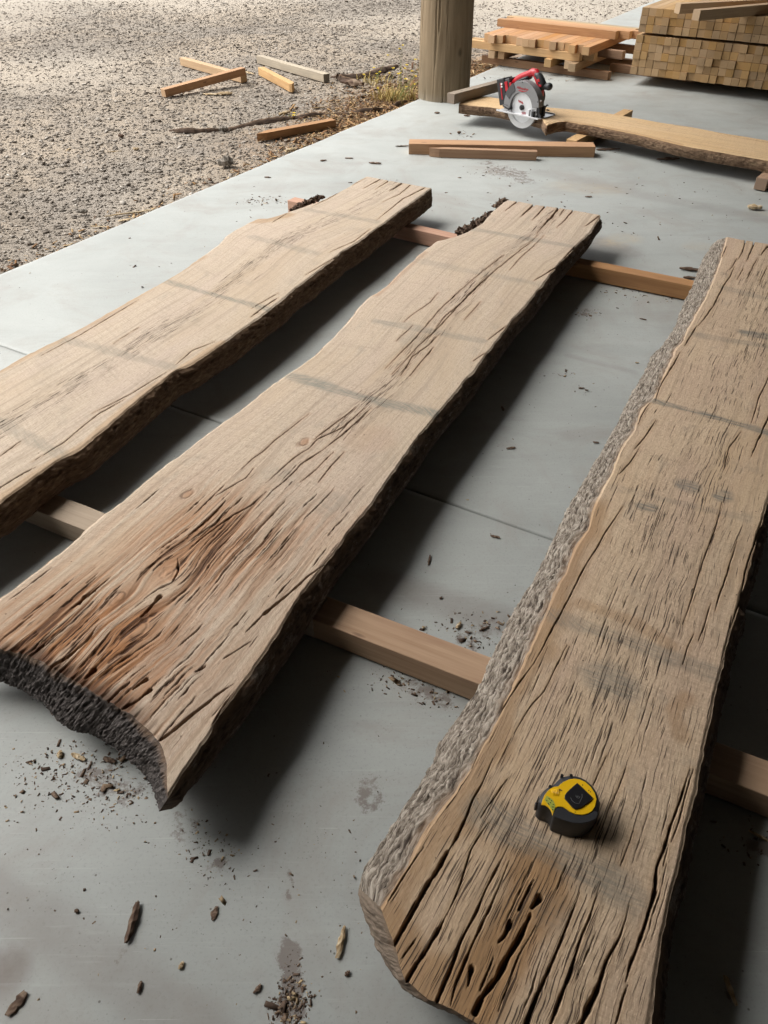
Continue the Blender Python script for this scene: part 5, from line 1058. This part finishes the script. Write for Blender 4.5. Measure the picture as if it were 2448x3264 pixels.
m = MB(); m.prism([(0.198, 0.167), (0.212, 0.172), (0.220, 0.161), (0.206, 0.156)], hy - 0.0235, hy - 0.018, 'y'); m.prism([(0.216, 0.148), (0.231, 0.146), (0.231, 0.137), (0.218, 0.137)], hy - 0.0235, hy - 0.018, 'y'); m.build('red_insert', m_red, saw, 0.001)
m = MB(); m.tube([(0.235, hy, 0.135), (0.252, hy - 0.006, 0.140), (0.262, hy - 0.012, 0.143), (0.274, hy - 0.018, 0.145), (0.286, hy - 0.024, 0.147), (0.293, hy - 0.028, 0.148)], [0.011, 0.013, 0.017, 0.0185, 0.0165, 0.009], 14); m.build('front_knob', m_blk, saw, smooth=True)
m = MB(); m.prism([(0.120, 0.10), (0.23, 0.10), (0.235, 0.05), (0.13, 0.05)], by + 0.03, hy + 0.01, 'y'); m.build('gear_case', m_dgr, saw, 0.003)
rotb = Matrix.Rotation(R(14), 3, 'Y')
bat = MB(); bat.box((-0.012, hy + 0.002, 0.082), (0.050, 0.074, 0.125), Matrix.Rotation(R(-17), 3, 'Y')); bt = bat.build('battery', m_blk, saw, 0.004)
q = MB(); q.box((0.020, hy + 0.002, 0.108), (0.036, 0.062, 0.080), Matrix.Rotation(R(-17), 3, 'Y')); q.build('battery_mount', m_dgr, saw, 0.004)
q = MB(); q.box((0.016, hy - 0.032, 0.112), (0.018, 0.006, 0.045), Matrix.Rotation(R(-17), 3, 'Y')); q.box((0.038, hy - 0.026, 0.112), (0.016, 0.006, 0.04), Matrix.Rotation(R(-10), 3, 'Y')); q.build('red_latch', m_red, saw, 0.001)
q = MB(); q.box((-0.012, hy - 0.0365, 0.085), (0.006, 0.002, 0.078), Matrix.Rotation(R(-17), 3, 'Y')); q.build('red_stripe', m_red, bt)
q = MB(); q.box((-0.015, hy - 0.0372, 0.119), (0.010, 0.002, 0.009)); q.box((-0.012, hy - 0.0372, 0.107), (0.010, 0.002, 0.007)); q.build('battery_print', m_lab, bt)
m = MB(); m.prism([(0.224, 0.003), (0.275, 0.003), (0.270, 0.018), (0.262, 0.022), (0.258, 0.062), (0.249, 0.070), (0.240, 0.060), (0.238, 0.022), (0.226, 0.018)], 0.03, 0.055, 'y'); m.box((0.232, 0.02, 0.016), (0.012, 0.02, 0.03)); m.box((0.262, 0.065, 0.03), (0.012, 0.016, 0.05)); m.build('depth_bracket', m_blk, saw, 0.0012)
m = MB(); m.box((0.222, 0.030, 0.022), (0.022, 0.004, 0.040)); m.box((0.208, 0.016, 0.02), (0.008, 0.012, 0.03)); m.tube([(0.255, 0.03, 0.075), (0.262, 0.034, 0.085)], 0.004, 8); m.build('bevel_bracket', m_alu, saw, 0.0008)
m = MB(); m.tube([(0.262, 0.07, 0.045), (0.275, 0.07, 0.06), (0.282, 0.07, 0.058)], 0.004, 6); m.tube([(0.268, 0.08, 0.035), (0.285, 0.08, 0.035)], 0.0035, 6); m.build('clamp_lever', m_blk, saw)
m = MB()
for a in (93, 18): m.tube([(bx + 0.108 * math.cos(R(a)), by - 0.0135, bz + 0.01 + 0.108 * math.sin(R(a))), (bx + 0.108 * math.cos(R(a)), by - 0.0118, bz + 0.01 + 0.108 * math.sin(R(a)))], 0.003, 8)
m.build('guard_screw', m_blk, ug)
def text(s, size, mat, parent, loc, rot, ext=0.0004, shear=0.0, name='lettering'):
    c = bpy.data.curves.new(name, 'FONT'); c.body = s; c.size = size; c.extrude = ext; c.align_x = 'CENTER'; c.align_y = 'CENTER'; c.shear = shear
    t = bpy.data.objects.new('tmp', c); COL.objects.link(t)
    me = bpy.data.meshes.new_from_object(t.evaluated_get(bpy.context.evaluated_depsgraph_get())); bpy.data.objects.remove(t)
    o = link(name, me, mat, parent); o.location = loc; o.rotation_euler = rot; return o
text('Milwaukee', 0.017, m_red, ug, (bx - 0.002, by - 0.0126, bz + 0.090), (R(90), 0, 0), shear=0.3)
m = MB(); m.prism([(bx - 0.030, bz + 0.079), (bx + 0.026, bz + 0.081), (bx + 0.026, bz + 0.079), (bx, bz + 0.077), (bx + 0.006, bz + 0.0745), (bx - 0.02, bz + 0.076)], by - 0.0130, by - 0.0122, 'y'); m.build('lettering', m_red, ug)

# ------------------------------------------------------------------ tape measure
ZT2 = ZT + 0.040
TM = lambda p, z: [P(a, b__, z) for a, b__ in Z(1640, 2400, 4.608, p)]
tc = P(1835, 2545, ZT + 0.0)
tape = empty('tape_measure', (tc[0], tc[1], ZT)); tag(tape, 'yellow and black tape measure lying on the right slab', 'tape measure')
m_yel = plain('yellow_plastic', (0.80, 0.47, 0.008), 0.34, var=0.05); m_tb = plain('tape_black_rubber', (0.018, 0.019, 0.022), 0.55); m_blade = plain('tape_blade', (0.40, 0.44, 0.08), 0.4); m_line = plain('badge_line', (0.12, 0.12, 0.12), 0.4); m_bdg = plain('badge_black', (0.010, 0.010, 0.012), 0.35)
def loc2(ps): return [(p[0] - tc[0], p[1] - tc[1]) for p in ps]
def smooth_poly(ps, it=2):
    for _ in range(it):
        r_ = []
        for i in range(len(ps)):
            a, b__ = ps[i], ps[(i + 1) % len(ps)]; r_ += [(a[0] * .75 + b__[0] * .25, a[1] * .75 + b__[1] * .25), (a[0] * .25 + b__[0] * .75, a[1] * .25 + b__[1] * .75)]
        ps = r_
    return ps
body = [(392, 765), (345, 700), (385, 600), (430, 540), (520, 478), (575, 462), (640, 390), (700, 340), (850, 318), (1000, 352), (1140, 455), (1230, 590), (1262, 750), (1240, 880), (1130, 985), (985, 1030), (850, 1020), (740, 985), (640, 950), (572, 925), (575, 870), (545, 820), (470, 775)]
bt_ = smooth_poly(loc2(TM(body, ZT2 - 0.001)), 2)
cx_ = sum(p[0] for p in bt_) / len(bt_); cy_ = sum(p[1] for p in bt_) / len(bt_)
def scl(ps, f, dx=0, dy=0): return [(cx_ + (p[0] - cx_) * f + dx, cy_ + (p[1] - cy_) * f + dy) for p in ps]
layers = [(0.0005, 0.96), (0.003, 1.0), (0.034, 1.0), (0.0375, 0.985), (0.039, 0.95)]
n_ = len(bt_); m = MB(); vs = []
for z_, f in layers: vs += [(p[0], p[1], z_) for p in scl(bt_, f)]
fs = [(k * n_ + i, k * n_ + (i + 1) % n_, (k + 1) * n_ + (i + 1) % n_, (k + 1) * n_ + i) for k in range(len(layers) - 1) for i in range(n_)] + [tuple(range(n_))[::-1], tuple(range((len(layers) - 1) * n_, len(layers) * n_))]
m.add(vs, fs); m.build('rubber_case', m_tb, tape, smooth=True)
yel = [(392, 762), (412, 690), (440, 622), (478, 570), (520, 530), (575, 500), (645, 490), (672, 462), (720, 425), (800, 390), (880, 380), (960, 390), (1040, 428), (1120, 500), (1180, 590), (1204, 680), (1185, 780), (1140, 850), (1080, 890), (1000, 909), (900, 900), (820, 865), (760, 820), (710, 795), (640, 788), (600, 808), (578, 870), (556, 920), (548, 880), (530, 835), (495, 795), (450, 768)]
m = MB(); m.prism(loc2(TM(yel, ZT2)), 0.0385, 0.0405); m.build('yellow_cover', m_yel, tape, 0.0004)
win = [(470, 632), (505, 650), (565, 700), (596, 770), (588, 830), (562, 862), (500, 770), (438, 692)]
m = MB(); m.prism(loc2(TM(win, ZT2)), 0.0395, 0.0409); tb_ = m.build('tape_blade', m_blade, tape)
m = MB()
for a, b__ in (((490, 740), (510, 770)), ((520, 730), (535, 745)), ((545, 800), (575, 800)), ((560, 770), (575, 760)), ((500, 670), (520, 690)), ((535, 700), (550, 718)), ((550, 830), (565, 845)), ((465, 700), (480, 715))):
    p0, p1 = loc2(TM([a, b__], ZT2)); m.tube([(p0[0], p0[1], 0.0411), (p1[0], p1[1], 0.0411)], 0.0005, 5)
m.build('tape_print', m_bdg, tb_)
m = MB()
for k in range(5):
    p0, p1 = loc2(TM([(545 + k * 24, 545 - k * 2), (575 + k * 18, 625 + k * 3)], ZT2)); m.tube([(p0[0], p0[1], 0.0406), (p1[0], p1[1], 0.0406)], [0.0010, 0.0006], 8)
m.build('grip_rib', m_yel, tape, smooth=True)
dia = [(920, 440), (1000, 512), (1080, 590), (1150, 655), (1120, 700), (1040, 760), (960, 812), (900, 828), (850, 800), (800, 740), (735, 665), (738, 620), (770, 575), (850, 500)]
m = MB(); m.prism(loc2(TM(dia, ZT2 + 0.002)), 0.0402, 0.0425); bd = m.build('belt_clip_badge', m_bdg, tape, 0.0005)
m = MB()
for pl in ([(825, 660), (840, 700), (890, 740), (945, 750), (970, 700), (992, 650), (990, 605)], [(960, 640), (955, 662), (935, 668), (910, 655), (900, 630)], [(935, 650), (920, 645), (925, 635), (945, 640)]):
    q_ = loc2(TM(pl, ZT2 + 0.002)); m.tube([(p[0], p[1], 0.0426) for p in q_], 0.00032, 5)
m.build('badge_outline', m_line, bd)
m = MB()                                                  # rubber grip swelling on the side towards the viewer
gp = [(600, 812), (640, 796), (720, 800), (790, 850), (870, 895), (960, 915), (1080, 905), (1180, 850), (1235, 880), (1200, 960), (1100, 1010), (985, 1035), (850, 1025), (740, 990), (640, 955), (570, 925)]
g0 = loc2(TM(gp, ZT2)); gl = MB(); gl.prism(g0, 0.0375, 0.0398); gl.build('rubber_grip', m_tb, tape, 0.0008)
bp = [(575, 930), (640, 1005), (760, 1100), (835, 1178), (960, 1188), (1090, 1140), (1200, 1030), (1240, 900), (1000, 800), (700, 850)]
g1 = loc2(TM(bp, ZT + 0.004)); m = MB(); m.prism(g1, 0.0006, 0.030, top=scl(loc2(TM(bp, ZT + 0.004)), 1.0, -0.001, 0.004)); m.build('rubber_base', m_tb, tape, 0.0025)
p0 = loc2(TM([(940, 1040)], ZT + 0.02))[0]
m = MB(); m.tube([(p0[0] - 0.001, p0[1] - 0.0035, 0.022), (p0[0] + 0.0015, p0[1] - 0.0045, 0.020), (p0[0] + 0.002, p0[1] - 0.005, 0.016)], 0.0008, 6); m.build('lanyard_slot', plain('worn_edge', (0.4, 0.25, 0.15), 0.6), tape)
hk = loc2(TM([(345, 640), (322, 715), (345, 700), (372, 610)], ZT2 - 0.006)); m = MB(); m.prism(hk, 0.018, 0.034); m.box((hk[1][0] + 0.001, hk[1][1], 0.022), (0.004, 0.004, 0.014)); m.build('end_hook', plain('hook_steel', (0.05, 0.045, 0.045), 0.4, 0.5), tape, 0.0006)
m = MB()
for a in ((525, 490), (700, 330), (835, 330)):
    p0 = loc2(TM([a], ZT2))[0]; m.tube([(p0[0], p0[1], 0.034), (p0[0], p0[1], 0.0405)], 0.0022, 8)
m.build('case_screw', m_bdg, tape)
m = MB()
for a, b__ in (((665, 545), .0016), ((690, 556), .001), ((1000, 475), .0008), ((1090, 555), .0008), ((1115, 575), .0007), ((890, 872), .0007)):
    p0 = loc2(TM([a], ZT2))[0]; m.tube([(p0[0], p0[1], 0.0404), (p0[0], p0[1], 0.0408)], b__, 7)
m.build('mud_fleck', plain('mud_brown', (0.15, 0.08, 0.01), 0.8), tape)
